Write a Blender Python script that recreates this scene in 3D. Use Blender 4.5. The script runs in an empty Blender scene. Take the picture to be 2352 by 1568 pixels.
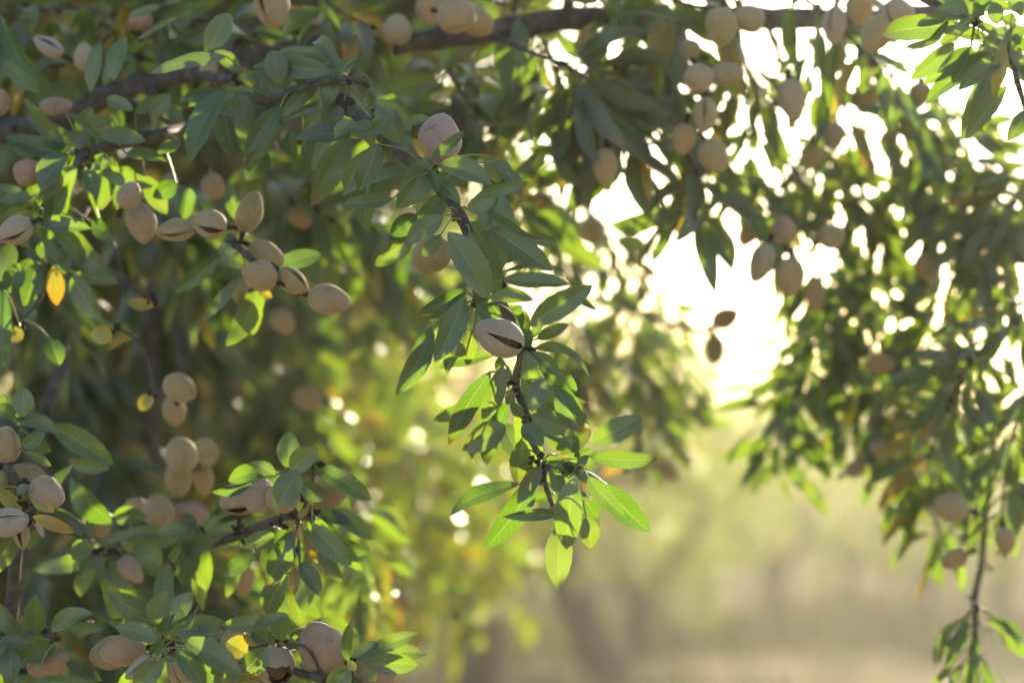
import bpy, math, random
import numpy as np
from mathutils import Vector, Matrix
R = math.radians
random.seed(11); rng = np.random.default_rng(7)
SC = bpy.context.scene
COL = SC.collection

# ------------------------------------------------------------------ camera
FPX = 85/36*2352                  # focal length in units of a 2352-wide picture
PITCH = R(2.5); CAMZ = 1.6; FOCUS = 1.9
cd = bpy.data.cameras.new('camera'); cam = bpy.data.objects.new('camera', cd); COL.objects.link(cam)
cd.lens = 85; cd.sensor_width = 36; cd.clip_end = 2000; cd.clip_start = .05
cam.location = (0, 0, CAMZ); cam.rotation_euler = (R(90)+PITCH, 0, 0)
cd.dof.use_dof = True; cd.dof.focus_distance = FOCUS; cd.dof.aperture_fstop = 3.6
SC.camera = cam
CX = np.array([1., 0, 0]); CF = np.array([0, math.cos(PITCH), math.sin(PITCH)]); CU = np.array([0, -math.sin(PITCH), math.cos(PITCH)])
C0 = np.array([0, 0, CAMZ])
SUN_AZ, SUN_EL = R(12.5), R(16)
SUND = np.array([math.sin(SUN_AZ)*math.cos(SUN_EL), math.cos(SUN_AZ)*math.cos(SUN_EL), math.sin(SUN_EL)])
UP = np.array([0, 0, 1.])
def P(u, v, d):                   # a spot in the place: bearing u, v at distance d
    return C0 + CF*d + CX*((u-1176)/FPX*d) - CU*((v-784)/FPX*d)
def nrm(a):
    a = np.asarray(a, float); return a/max(np.linalg.norm(a), 1e-9)

# ------------------------------------------------------------------ materials
def mat(name):
    m = bpy.data.materials.new(name); m.use_nodes = True; m.node_tree.nodes.clear()
    return m, m.node_tree.nodes, m.node_tree.links
def nd(N, t, **k):
    n = N.new(t)
    for a, b in k.items():
        if a == 'op': n.operation = b
        elif a.startswith('i_'): n.inputs[a[2:].replace('_', ' ')].default_value = b
        else: setattr(n, a, b)
    return n
def math_(N, L, op, a, b=None, c=None):
    n = N.new('ShaderNodeMath'); n.operation = op
    for i, x in enumerate((a, b, c)):
        if x is None: continue
        if isinstance(x, (int, float)): n.inputs[i].default_value = x
        else: L.new(x, n.inputs[i])
    return n.outputs[0]
def mixc(N, L, f, a, b, bt='MIX'):
    n = N.new('ShaderNodeMix'); n.data_type = 'RGBA'; n.blend_type = bt
    for s, x in ((n.inputs[0], f), (n.inputs[6], a), (n.inputs[7], b)):
        if isinstance(x, (int, float)): s.default_value = x
        elif isinstance(x, tuple): s.default_value = (*x, 1)
        else: L.new(x, s)
    return n.outputs[2]
def ramp(N, L, f, stops):
    n = N.new('ShaderNodeValToRGB'); e = n.color_ramp.elements
    while len(e) < len(stops): e.new(.5)
    for q, (p, c) in zip(e, stops): q.position = p; q.color = (*c, 1)
    L.new(f, n.inputs[0]); return n.outputs[0]
def noise(N, L, scale, detail=3, vec=None, rough=.55):
    n = N.new('ShaderNodeTexNoise'); n.inputs['Scale'].default_value = scale; n.inputs['Detail'].default_value = detail
    n.inputs['Roughness'].default_value = rough
    if vec is not None: L.new(vec, n.inputs['Vector'])
    return n.outputs[0]

def leaf_material():
    m, N, L = mat('leaf_green')
    out = N.new('ShaderNodeOutputMaterial')
    uv = nd(N, 'ShaderNodeAttribute', attribute_name='luv'); tn = nd(N, 'ShaderNodeAttribute', attribute_name='tint')
    s = N.new('ShaderNodeSeparateXYZ'); L.new(uv.outputs['Vector'], s.inputs[0])
    t = N.new('ShaderNodeSeparateColor'); L.new(tn.outputs['Color'], t.inputs[0])
    au = math_(N, L, 'ABSOLUTE', s.outputs[0])
    mid = math_(N, L, 'LESS_THAN', au, .045)
    fr = math_(N, L, 'FRACT', math_(N, L, 'SUBTRACT', math_(N, L, 'MULTIPLY', s.outputs[1], 11.), math_(N, L, 'MULTIPLY', au, 1.5)))
    side = math_(N, L, 'LESS_THAN', fr, .13)
    vein = math_(N, L, 'MAXIMUM', mid, math_(N, L, 'MULTIPLY', side, .4))
    geo = N.new('ShaderNodeNewGeometry')
    nz = noise(N, L, 260, 4, geo.outputs['Position'])
    nz2 = noise(N, L, 45, 3, geo.outputs['Position'])
    g = ramp(N, L, t.outputs[1], [(0, (.022, .034, .027)), (.5, (.038, .055, .046)), (1, (.070, .090, .078))])
    y = ramp(N, L, t.outputs[1], [(0, (.38, .19, .022)), (1, (.40, .30, .05))])
    base = mixc(N, L, t.outputs[0], g, y)
    base = mixc(N, L, math_(N, L, 'MULTIPLY', vein, .35), base, (.22, .27, .13))
    k = N.new('ShaderNodeMapRange'); L.new(nz2, k.inputs[0]); k.inputs[1].default_value = .3; k.inputs[2].default_value = .7; k.inputs[3].default_value = .8; k.inputs[4].default_value = 1.2
    mul = N.new('ShaderNodeVectorMath'); mul.operation = 'SCALE'; L.new(base, mul.inputs[0]); L.new(k.outputs[0], mul.inputs['Scale'])
    # small rust specks that real leaves carry
    spk = math_(N, L, 'GREATER_THAN', nz, .74)
    base = mixc(N, L, math_(N, L, 'MULTIPLY', spk, .6), mul.outputs[0], (.10, .06, .03))
    base = mixc(N, L, t.outputs[2], base, (.20, .115, .05))
    tg = ramp(N, L, t.outputs[1], [(0, (.18, .40, .008)), (1, (.36, .58, .020))])
    ty = ramp(N, L, t.outputs[1], [(0, (.60, .28, .012)), (1, (.60, .46, .03))])
    tr = mixc(N, L, t.outputs[0], tg, ty)
    tr = mixc(N, L, math_(N, L, 'MULTIPLY', vein, .45), tr, (.55, .62, .16))
    tr = mixc(N, L, t.outputs[2], tr, (.22, .11, .03))
    pr = N.new('ShaderNodeBsdfPrincipled'); L.new(base, pr.inputs['Base Color'])
    pr.inputs['Roughness'].default_value = .37; pr.inputs['Specular IOR Level'].default_value = .6
    pr.inputs['Sheen Weight'].default_value = .0; pr.inputs['Sheen Roughness'].default_value = .4
    bp = N.new('ShaderNodeBump'); bp.inputs['Strength'].default_value = .35; bp.inputs['Distance'].default_value = .0006
    L.new(math_(N, L, 'ADD', math_(N, L, 'MULTIPLY', vein, -.8), nz), bp.inputs['Height']); L.new(bp.outputs[0], pr.inputs['Normal'])
    tl = N.new('ShaderNodeBsdfTranslucent'); L.new(tr, tl.inputs['Color'])
    mx = N.new('ShaderNodeMixShader'); mx.inputs[0].default_value = .23
    L.new(pr.outputs[0], mx.inputs[1]); L.new(tl.outputs[0], mx.inputs[2]); L.new(mx.outputs[0], out.inputs[0])
    return m
def hull_material():
    m, N, L = mat('almond_hull')
    out = N.new('ShaderNodeOutputMaterial'); pr = N.new('ShaderNodeBsdfPrincipled'); L.new(pr.outputs[0], out.inputs[0])
    tn = nd(N, 'ShaderNodeAttribute', attribute_name='tint'); t = N.new('ShaderNodeSeparateColor'); L.new(tn.outputs['Color'], t.inputs[0])
    tc = N.new('ShaderNodeTexCoord')
    n1 = noise(N, L, 38, 3, tc.outputs['Object']); n2 = noise(N, L, 900, 3, tc.outputs['Object']); n3 = noise(N, L, 150, 4, tc.outputs['Object'])
    col = ramp(N, L, t.outputs[0], [(0, (.25, .21, .075)), (.45, (.36, .235, .085)), (.75, (.385, .22, .105)), (1, (.36, .16, .11))])
    blush = math_(N, L, 'MULTIPLY', ramp(N, L, n1, [(.45, (0, 0, 0)), (.72, (.75, .75, .75))]), t.outputs[2])
    col = mixc(N, L, blush, col, (.33, .125, .09))
    col = mixc(N, L, math_(N, L, 'MULTIPLY', ramp(N, L, n3, [(.42, (0, 0, 0)), (.66, (1, 1, 1))]), .5), col, (.38, .32, .26))
    # grey weathered fuzz on some hulls
    col = mixc(N, L, t.outputs[1], col, (.37, .33, .33))
    spk = ramp(N, L, n2, [(.63, (0, 0, 0)), (.72, (1, 1, 1))])
    col = mixc(N, L, math_(N, L, 'MULTIPLY', spk, .35), col, (.2, .14, .1))
    sv = nd(N, 'ShaderNodeAttribute', attribute_name='luv'); sx = N.new('ShaderNodeSeparateXYZ'); L.new(sv.outputs['Vector'], sx.inputs[0])
    col = mixc(N, L, math_(N, L, 'MULTIPLY', math_(N, L, 'POWER', sx.outputs[0], 3.), .7), col, (.17, .10, .05))
    n4 = noise(N, L, 75, 5, tc.outputs['Object'], .7)
    scar = ramp(N, L, n4, [(.56, (0, 0, 0)), (.63, (1, 1, 1))])
    col = mixc(N, L, math_(N, L, 'MULTIPLY', scar, .55), col, (.20, .11, .06))
    grn = ramp(N, L, noise(N, L, 28, 2, tc.outputs['Object']), [(.5, (0, 0, 0)), (.7, (1, 1, 1))])
    col = mixc(N, L, math_(N, L, 'MULTIPLY', grn, .45), col, (.31, .30, .15))
    L.new(col, pr.inputs['Base Color']); pr.inputs['Roughness'].default_value = .85; pr.inputs['Specular IOR Level'].default_value = .25
    pr.inputs['Sheen Weight'].default_value = .34; pr.inputs['Sheen Roughness'].default_value = .35; pr.inputs['Sheen Tint'].default_value = (1, .95, .88, 1)
    pr.inputs['Subsurface Weight'].default_value = .18; pr.inputs['Subsurface Radius'].default_value = (.006, .003, .0015); pr.inputs['Subsurface Scale'].default_value = 1
    bp = N.new('ShaderNodeBump'); bp.inputs['Strength'].default_value = .7; bp.inputs['Distance'].default_value = .0012
    L.new(math_(N, L, 'ADD', n2, math_(N, L, 'MULTIPLY', n3, 1.5)), bp.inputs['Height']); L.new(bp.outputs[0], pr.inputs['Normal'])
    return m
def plain(name, c1, c2, scale, rough=.8, bump=.5, dist=.002, c3=None, coord='Object'):
    m, N, L = mat(name)
    out = N.new('ShaderNodeOutputMaterial'); pr = N.new('ShaderNodeBsdfPrincipled'); L.new(pr.outputs[0], out.inputs[0])
    tc = N.new('ShaderNodeTexCoord'); v = tc.outputs[coord]
    n1 = noise(N, L, scale, 6, v, .65); n2 = noise(N, L, scale*6, 3, v)
    st = [(.3, c1), (.7, c2)]
    if c3: st = [(.25, c1), (.5, c3), (.75, c2)]
    col = ramp(N, L, n1, st)
    col = mixc(N, L, math_(N, L, 'MULTIPLY', n2, .45), col, tuple(x*.45 for x in c1))
    L.new(col, pr.inputs['Base Color']); pr.inputs['Roughness'].default_value = rough; pr.inputs['Specular IOR Level'].default_value = .3
    bp = N.new('ShaderNodeBump'); bp.inputs['Strength'].default_value = bump; bp.inputs['Distance'].default_value = dist
    L.new(math_(N, L, 'ADD', n1, n2), bp.inputs['Height']); L.new(bp.outputs[0], pr.inputs['Normal'])
    return m
M_LEAF = leaf_material(); M_HULL = hull_material()
M_BARK = plain('bark', (.055, .045, .04), (.26, .235, .22), 75, .75, 1, .006, (.14, .12, .112))
M_SPUR = plain('dark_spur_bark', (.035, .026, .024), (.09, .07, .06), 220, .8, 1, .002)
M_STEM = plain('green_stem', (.16, .20, .06), (.24, .27, .10), 120, .5, .2, .0005)
M_LINING = plain('hull_lining', (.10, .045, .02), (.2, .105, .05), 130, .8, .6, .001)
M_SHELL = plain('nut_shell', (.13, .07, .03), (.42, .29, .16), 420, .75, 1, .002)
M_TRUNK = plain('tree_bark', (.03, .024, .02), (.10, .08, .068), 6, .85, 1, .02)
M_GROUND = G_ = plain('orchard_soil', (.19, .145, .10), (.33, .27, .19), .35, .95, .6, .05, (.25, .21, .135), 'Object')

G_.node_tree.nodes['Principled BSDF'].inputs['Specular IOR Level'].default_value = 0.
# ------------------------------------------------------------------ mesh building
class MB:
    def __init__(s): s.v = []; s.f = []; s.uv = []; s.t = []; s.m = []; s.n = 0
    def add(s, v, f, uv=None, t=(0, .5, 0), m=0):
        v = np.asarray(v, float); k = len(v)
        s.v.append(v); s.f += [tuple(i+s.n for i in q) for q in f]
        s.uv.append(np.zeros((k, 3)) if uv is None else np.asarray(uv, float))
        s.t.append(np.tile(np.array([*t, 1.]), (k, 1)) if np.ndim(t) == 1 else np.c_[t, np.ones(k)])
        s.m += [m]*len(f); s.n += k
    def build(s, name, mats, parent=None, origin=None, smooth=True):
        V = np.concatenate(s.v); o0 = np.zeros(3) if origin is None else np.asarray(origin, float)
        me = bpy.data.meshes.new(name)
        me.from_pydata((V-o0).tolist(), [], s.f)
        a = me.attributes.new('luv', 'FLOAT_VECTOR', 'POINT'); a.data.foreach_set('vector', np.concatenate(s.uv).astype(np.float32).ravel())
        a = me.attributes.new('tint', 'FLOAT_COLOR', 'POINT'); a.data.foreach_set('color', np.concatenate(s.t).astype(np.float32).ravel())
        for q in mats: me.materials.append(q)
        me.polygons.foreach_set('material_index', np.array(s.m, np.int32))
        me.polygons.foreach_set('use_smooth', np.full(len(s.f), smooth))
        me.update()
        o = bpy.data.objects.new(name, me); COL.objects.link(o)
        po = np.zeros(3)
        if parent is not None:
            o.parent = parent; po = np.array(WORLD[parent])
        o.location = o0-po; WORLD[o] = o0
        return o
WORLD = {}
def thing(name, loc, label, cat, group=None):
    o = bpy.data.objects.new(name, None); COL.objects.link(o); o.location = loc; o.empty_display_size = .02
    WORLD[o] = np.array(loc, float); tag(o, label, cat, group); return o
def tag(o, label, cat, group=None):
    o['label'] = label; o['category'] = cat
    if group: o['group'] = group

def smooth_line(pts, n=6):
    p = np.asarray(pts, float)
    if len(p) < 3:
        return np.array([p[0]+(p[-1]-p[0])*k/n for k in range(n+1)])
    q = np.vstack([2*p[0]-p[1], p, 2*p[-1]-p[-2]]); out = []
    for i in range(1, len(q)-2):
        for k in range(n):
            t = k/n; a, b, c, d = q[i-1], q[i], q[i+1], q[i+2]
            out.append(.5*((2*b)+(-a+c)*t+(2*a-5*b+4*c-d)*t*t+(-a+3*b-3*c+d)*t**3))
    out.append(q[-2]); return np.array(out)
def tube(mb, line, r0, r1, sides=8, rough=0., m=0, cap=True):
    n = len(line); v = []; f = []
    tg = np.gradient(line, axis=0); ref = np.array([.3, .5, .8])
    for i in range(n):
        t = nrm(tg[i]); a = nrm(np.cross(t, ref)); b = np.cross(t, a); r = r0+(r1-r0)*i/(n-1)
        for k in range(sides):
            an = 2*math.pi*k/sides; rr = r*(1+rough*(random.random()-.5))
            v.append(line[i]+(a*math.cos(an)+b*math.sin(an))*rr)
    for i in range(n-1):
        for k in range(sides):
            k2 = (k+1) % sides; f.append((i*sides+k, i*sides+k2, (i+1)*sides+k2, (i+1)*sides+k))
    if cap: f.append(tuple(range((n-1)*sides, n*sides))); f.append(tuple(range(sides-1, -1, -1)))
    mb.add(v, f, m=m)
def knob(mb, c, r, m=0):
    # a lumpy bud / spur scar
    v = []; f = []; nu, nv = 6, 5
    ax = nrm(rng.normal(size=3)); b = nrm(np.cross(ax, [.2, .9, .1])); cc = np.cross(ax, b)
    for i in range(nv):
        th = math.pi*(i+.3)/(nv-.4)
        for k in range(nu):
            ph = 2*math.pi*k/nu; rr = r*random.uniform(.75, 1.25)
            v.append(c+ax*(rr*1.3*math.cos(th))+(b*math.cos(ph)+cc*math.sin(ph))*rr*math.sin(th))
    for i in range(nv-1):
        for k in range(nu): f.append((i*nu+k, i*nu+(k+1) % nu, (i+1)*nu+(k+1) % nu, (i+1)*nu+k))
    f.append(tuple(range(nu))); f.append(tuple(range((nv-1)*nu, nv*nu)))
    mb.add(v, f, m=m)

SV = np.array([-1, -.55, -.12, 0, .12, .55, 1.])
def leaf(mb, base, tip, w, nhint, arch=.08, bend=0., fold=.25, twist=0., nt=11, tint=(0, .5, 0), tipcurl=0., wave=.02):
    base = np.asarray(base, float); tip = np.asarray(tip, float)
    ax = tip-base; L = np.linalg.norm(ax); ax = ax/max(L, 1e-9)
    S0 = nrm(np.cross(ax, nhint)); N0 = np.cross(S0, ax)
    t = np.linspace(0, 1, nt); sv = SV if nt > 8 else np.array([-1, -.4, 0, .4, 1.])
    prof = (t**.72)*((1-t)**.80); prof = prof/prof.max()
    prof[0] = .06; prof[-1] = .012
    ph = random.uniform(0, 6.28); wv = wave*L
    T = np.zeros((nt, len(sv), 3)); dry = random.random() < .22; dr = random.uniform(.75, .93)
    V = np.zeros((nt, len(sv), 3)); UVs = np.zeros((nt, len(sv), 3))
    for i, ti in enumerate(t):
        c = base+ax*(L*ti)+N0*(arch*L*4*ti*(1-ti)-tipcurl*L*max(0, ti-.55)**2*3)+S0*(bend*L*4*ti*(1-ti))
        an = twist*(ti-.2); S = S0*math.cos(an)+N0*math.sin(an); Nn = -S0*math.sin(an)+N0*math.cos(an)
        hw = w*.5*prof[i]
        ser = 1+(.035 if i % 2 else -.02)*(nt > 9)
        for j, sj in enumerate(sv):
            e = abs(sj)
            off = hw*sj*(ser if e == 1 else 1)
            z = abs(off)*fold + wv*e*e*math.sin(ph+ti*9+(1.7 if sj > 0 else 0))*prof[i]
            V[i, j] = c+S*off*math.cos(fold*.7)+Nn*z
            UVs[i, j] = (sj, ti, 0)
            y = tint[0]*(min(1., .35+.75*e*e+.5*ti) if tint[0] > .5 else 1.)
            T[i, j] = (y, tint[1]+.08*math.sin(ph+7*ti), max(0., (ti-dr)/(1-dr))*(.9 if dry else 0)+(.5 if dry and e == 1 and ti > .5 else 0))
    ns = len(sv)
    f = [(i*ns+j, i*ns+j+1, (i+1)*ns+j+1, (i+1)*ns+j) for i in range(nt-1) for j in range(ns-1)]
    mb.add(V.reshape(-1, 3), f, UVs.reshape(-1, 3), T.reshape(-1, 3), 0)
def petiole(mb, a, b, r=.0007):
    mid = (np.asarray(a)+b)/2+np.array([0, 0, .12])*np.linalg.norm(np.asarray(b)-a)
    tube(mb, smooth_line([a, mid, b], 3), r*1.15, r, 5, 0, 1, False)

# ---- where the almonds hang
GR = (.15, .15, .2); BE = (.42, .25, .35); PK = (.85, .25, .9); TAN = (.4, .1, .35); GY = (.6, .75, .25); OR = (.5, 0, .3); YE = (.3, 0, .1)
AL = [
 ('large grey fuzzy almond split wide open on the sharp middle twig', 1147,773,1.865,122,99,157,6,-4,.31,(.4,.45,.1),.12),
 ('fuzzy mauve-pink closed almond standing upright behind a narrow leaf on the middle twig', 1010,318,1.93,118,96,82,10,-70,0,(1,.55,.9)),
 ('orange-tan almond half hidden behind broad leaves of the middle twig', 990,585,1.93,96,84,-150,10,100,0,(.4,.05,.4)),
 ('big blushed closed almond with a seam along its right side, bottom of the picture', 742,1487,1.93,132,112,118,5,-78,.05,(.8,.2,.9)),
 ('wide open almond showing its pitted shell, bottom of the picture', 628,1527,1.93,100,106,150,52,-12,.75,(.55,.4,.2),.7),
 ('tan almond with a glowing rim, cut by the bottom edge', 862,1546,1.95,106,84,-20,0,60,0,(.45,.1,.5)),
 ('long pinkish almond lying left of the low rosette', 283,1494,1.93,108,80,188,5,60,0,(.75,.2,.9)),
 ('olive-tan almond showing a pale seam, just behind the long pinkish one', 252,1500,1.96,96,80,190,0,-55,.03,(.2,.1,.3)),
 ('narrow grey almond split along its length, pointing down-left from the low rosette', 326,1528,1.91,96,46,218,0,10,.12,(.6,.8,.3)),
 ('broad tan almond with a yellow seam, cut by the bottom edge below the low rosette', 430,1545,1.92,120,92,-62,0,20,.03,(.4,.1,.5)),
 ('pink-tipped pointed almond at the bottom left corner', 112,1522,1.95,108,66,18,5,-40,.04,(.9,.2,1)),
 ('brown-orange blunt almond behind the wide open one', 540,1478,2.05,80,66,-80,20,60,0,OR),
 ('round beige almond topmost of the left edge bunch', 12,1020,1.97,92,78,70,30,60,0,(.55,.25,.6)),
 ('green-tan almond partly behind the pinkish knobbed one, left edge bunch', 66,1093,2.0,86,56,150,0,60,0,GR),
 ('pinkish beige almond with dark scars in the left edge bunch', 108,1132,1.95,90,84,-25,15,60,0,(.85,.3,.5)),
 ('grey almond with a brown seam lying lowest in the left edge bunch', 20,1198,1.93,96,72,10,0,-25,.06,(.55,.75,.1)),
 ('dried curled hull under the lowest almond of the left edge bunch', 48,1226,1.97,72,46,-80,0,0,.25,BE),
 ('small shaded almond behind the yellow leaves at the left edge', -4,1100,1.98,50,46,120,0,60,0,TAN),
 ('small shrivelled tan fruitlet hanging under the left edge bunch', 92,1214,1.93,44,15,-68,0,60,0,(.5,.4,0)),
 ('split almond with a dark gaping side at the left end of the ripe row', 548,1145,2.06,92,84,200,0,-40,.34,(.3,.15,.2),.7),
 ('pale grey-pink almond in the middle of the ripe row', 590,1138,2.0,98,82,170,10,70,0,(.6,.45,.5)),
 ('beige almond overlapped by a pointed leaf in the ripe row', 648,1142,1.99,84,78,190,30,60,0,(.5,.25,.5)),
 ('orange-brown shaded almond at the right end of the ripe row', 760,1122,2.03,100,84,20,0,70,0,OR),
 ('round tan almond left of the ripe row, beside the pink pair', 363,1172,2.22,78,76,95,25,60,0,(.5,.2,.4)),
 ('low dull almond to the left of the round tan one', 312,1170,2.26,60,56,150,0,60,0,TAN),
 ('pink almond partly hidden by a leaf, right of the round tan one', 440,1180,2.24,84,58,160,10,60,0,(.95,.2,1)),
 ('pinkish almond tucked behind a broad dark leaf, lower left', 300,1308,2.12,76,48,-50,0,60,0,(.9,.4,.8)),
 ('large round beige almond on top of the orange stack', 417,1042,2.22,84,86,60,45,30,0,(.42,.1,.2)),
 ('beige almond peeping from behind the right of the orange stack', 472,1036,2.28,64,66,60,35,60,0,(.45,.1,.2)),
 ('orange-yellow pointed almond below in the orange stack', 410,1102,2.24,82,64,-88,0,60,.02,(.25,0,.1)),
 ('shaded almond lowest behind the orange stack', 468,1100,2.3,76,48,-80,0,60,0,OR),
 ('blunt round almond alone among dark leaves, left of centre', 412,888,2.4,70,78,75,40,60,0,(.55,.1,.7)),
 ('dim almond below the lone blunt round one', 400,945,2.5,70,54,-80,0,60,0,TAN),
 ('pointed beige almond leftmost of the upper left row', 296,448,2.06,70,66,60,15,-30,.03,(.6,.3,.5)),
 ('upright beige almond below the pointed one, upper left row', 325,513,2.09,96,70,-80,0,60,0,(.6,.2,.6)),
 ('flattened split almond in the middle of the upper left row', 403,530,2.08,92,62,185,0,-20,.12,(.35,.15,.2)),
 ('beige almond with a dark crack at the right end of the upper left row', 481,514,2.06,82,78,170,10,-22,.22,(.45,.25,.3),.4),
 ('green-tan egg-shaped almond with a seam, standing right of the upper left row', 574,486,2.08,102,66,72,0,-50,.02,(.12,.05,.1)),
 ('pink-cheeked almond at the left, under a broad leaf', 62,396,2.1,66,68,150,20,60,0,(1,.15,1)),
 ('whitish split almond cut by the left edge', 34,530,2.07,88,70,205,0,-30,.16,(.6,.5,.2)),
 ('upper shaded almond with a bright rim in the cluster of four', 612,584,2.1,92,58,-28,0,60,0,GR),
 ('beige front almond in the cluster of four', 596,633,2.05,86,72,160,10,60,0,(.42,.15,.2)),
 ('almond with a blackened crack in the cluster of four', 672,646,2.06,84,62,-38,0,-35,.14,(.35,.1,.2)),
 ('half-hidden almond lowest in the cluster of four', 552,668,2.1,62,50,-100,0,60,0,TAN),
 ('lone smooth almond with a white-lit rim pointing right, left of centre', 756,688,2.06,102,70,-12,0,70,0,(.6,.15,.5)),
 ('big split almond hanging at the top left of the limb', 625,18,2.2,104,92,-80,10,25,.16,(.5,.1,.3),.3),
 ('plump peach-coloured almond sitting on the limb, top middle', 1050,36,2.2,94,88,-15,25,60,0,(.6,.05,.8)),
 ('tan almond behind the plump peach one', 1098,52,2.26,78,70,-35,0,60,0,OR),
 ('shaded almond with pale fuzz resting on the limb, left of the peach one', 912,68,2.26,72,72,85,0,60,0,(.3,.3,.4)),
 ('orange-tan almond partly behind a lit leaf, top middle', 985,22,2.28,72,62,-70,0,60,0,(.6,.05,.7)),
 ('small pinkish almond near the top left corner', 322,46,2.5,54,56,90,0,60,0,(.9,.1,.8)),
 ('mauve blurred almond above the thick limb at the left', 196,132,2.4,66,60,100,20,60,0,(.8,.5,.3)),
 ('split greyish almond above the thick limb near the left edge', 112,108,2.4,80,50,150,0,20,.18,GY),
 ('almond cut by the left edge above the thick limb', -4,236,2.35,66,52,80,0,60,0,(.6,.1,.5)),
 ('flat pinkish almond lying on the thick limb at the left', 128,244,2.36,80,44,5,0,60,0,(.8,.2,.5)),
 ('almond peeping beside a long leaf on the thick limb', 478,158,2.2,80,44,100,0,60,0,(.5,.1,.4)),
 ('opened pale husk in the shade under the thick limb', 648,330,2.3,70,40,-80,0,10,.3,BE),
 ('brown almond hanging among dark leaves over the bright gap', 1390,384,2.5,88,58,-95,0,60,0,OR),
 ('small brown nut in silhouette in front of the bright gap', 1326,453,2.95,54,42,85,0,60,0,OR),
 ('brown almond ringed by a pale halo beside the middle twig', 1243,462,2.95,66,54,20,0,60,0,OR),
 ('dim almond in the lime curtain under the bright gap', 1362,522,3.3,64,52,-70,0,60,0,TAN),
 ('flat brown almond hanging from the limb, right of top middle', 1656,62,2.46,92,74,-95,0,60,0,(.25,.05,.2)),
 ('pale almond beside the flat brown one on the limb', 1722,46,2.5,72,72,-60,20,60,0,(.5,.2,.3)),
 ('blush-cheeked round almond of the pair in the white gap', 1606,180,2.44,70,72,-75,30,60,0,(.6,.15,.8)),
 ('lying green-tan almond of the pair in the white gap', 1668,170,2.48,84,54,12,0,60,0,(.1,.1,.1)),
 ('almond with a dark slit under the pair in the white gap', 1620,264,2.46,84,64,-92,0,8,.14,(.5,.2,.3),.3),
 ('small green almond above the pair in the white gap', 1584,112,2.55,54,46,150,0,60,0,GR),
 ('tan almond below the dark-slit one', 1570,320,2.5,72,58,-100,0,60,0,OR),
 ('brown almond clasped by a leaf above the bright gap', 1640,358,2.5,84,72,-60,0,60,0,(.35,.05,.3)),
 ('greyish egg-shaped almond hanging alone below the limb, upper right', 1818,228,2.55,96,66,-85,0,60,0,(.55,.35,.3)),
 ('split pale almond left of the bright upper right cluster', 1917,58,2.5,92,68,-95,0,25,.12,(.55,.45,.2),.3),
 ('tan almond cut by the top edge in the upper right cluster', 1975,20,2.5,80,70,-90,0,60,0,(.4,.05,.3)),
 ('rim-lit almond hanging lowest in the upper right cluster', 2014,78,2.46,100,74,-120,0,-60,.02,(.35,.1,.2)),
 ('pale split almond rightmost in the upper right cluster', 2064,38,2.46,90,82,-75,10,40,.10,(.5,.25,.2)),
 ('shadowed almond under the upper right cluster', 1924,128,2.7,86,46,-95,0,60,0,TAN),
 ('dark greenish almond between white gaps, right', 1916,312,2.8,66,54,-95,0,60,0,(.1,.3,.1)),
 ('tan almond with lit lower side under the white gaps', 1864,358,2.8,60,58,-90,0,60,0,YE),
 ('brown shaded almond beside the slanting branch', 1990,226,2.9,80,72,-100,0,60,0,OR),
 ('dim almond under the top corner sprig', 2110,220,3.0,66,56,-90,0,60,0,OR),
 ('yellow-brown almond below the slanting branch', 2040,330,3.1,70,46,-90,0,60,0,YE),
 ('grey-brown almond pointing down-left in the hanging star cluster', 1748,604,2.6,98,62,-112,0,60,0,(.3,.3,.2)),
 ('brown almond behind two small leaves in the hanging star cluster', 1814,636,2.6,92,76,-92,0,60,0,(.5,.05,.3)),
 ('almond with a bright rim at the right of the hanging star cluster', 1910,542,2.7,66,62,30,20,60,0,(.5,.2,.2)),
 ('pale almond at the top of the hanging star cluster', 1800,528,2.7,66,60,95,0,60,0,(.8,.2,.5)),
 ('dull tan almond dangling behind the hanging star cluster', 1872,676,2.9,90,52,-85,0,60,0,(.4,.1,.2)),
 ('brown almond left of the hanging star cluster', 1718,540,2.9,62,50,-120,0,60,0,OR),
 ('dark lying nut alone in the bright gap, upper of two', 1666,730,3.2,70,54,28,0,60,0,(.5,0,.2)),
 ('dark hanging nut alone in the bright gap, lower of two', 1641,802,3.2,72,48,-85,0,60,0,(.1,0,.1)),
 ('brown almond in the outer lime curtain', 1474,672,3.8,54,40,-90,0,60,0,OR),
 ('brown low almond right of the middle twig', 1542,1082,3.6,56,40,-60,0,60,0,OR),
 ('second brown low almond left of the lowest lime leaf', 1488,1062,3.6,48,34,160,0,60,0,OR),
 ('round brown almond above the bare hanging shoot', 2182,1164,2.6,86,70,170,0,60,0,(.5,.1,.4)),
 ('brown almond lowest of the right curtain', 2192,1284,2.65,66,48,205,0,60,0,OR),
 ('dark brown almond beside the bare hanging shoot', 2310,1240,2.6,62,52,-80,0,60,0,(.6,.05,.2)),
 ('brown almond half hidden in leaves at the right', 2128,612,2.9,66,62,-80,0,60,0,OR),
 ('brown almond above the pale gap on the right', 2020,836,3.0,72,54,170,0,60,0,OR),
 ('brown almond at the lower edge of the right curtain', 1966,1074,3.0,58,40,30,0,60,0,OR),
 ('pair-mate brown almond at the lower edge of the right curtain', 2030,1030,3.0,70,46,170,0,60,0,TAN),
 ('blurred brown almond right of the pair at the curtain edge', 2098,1046,3.0,48,44,-90,0,60,0,OR),
 ('orange-brown almond behind the fan of bluish leaves', 2250,1010,2.8,70,56,-90,0,60,0,OR),
 ('dim almond behind the lone rim-lit one', 648,738,3.0,66,56,-60,0,60,0,TAN),
 ('broad dim almond above the tall oval leaf', 706,916,3.2,72,56,170,0,60,0,TAN),
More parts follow.
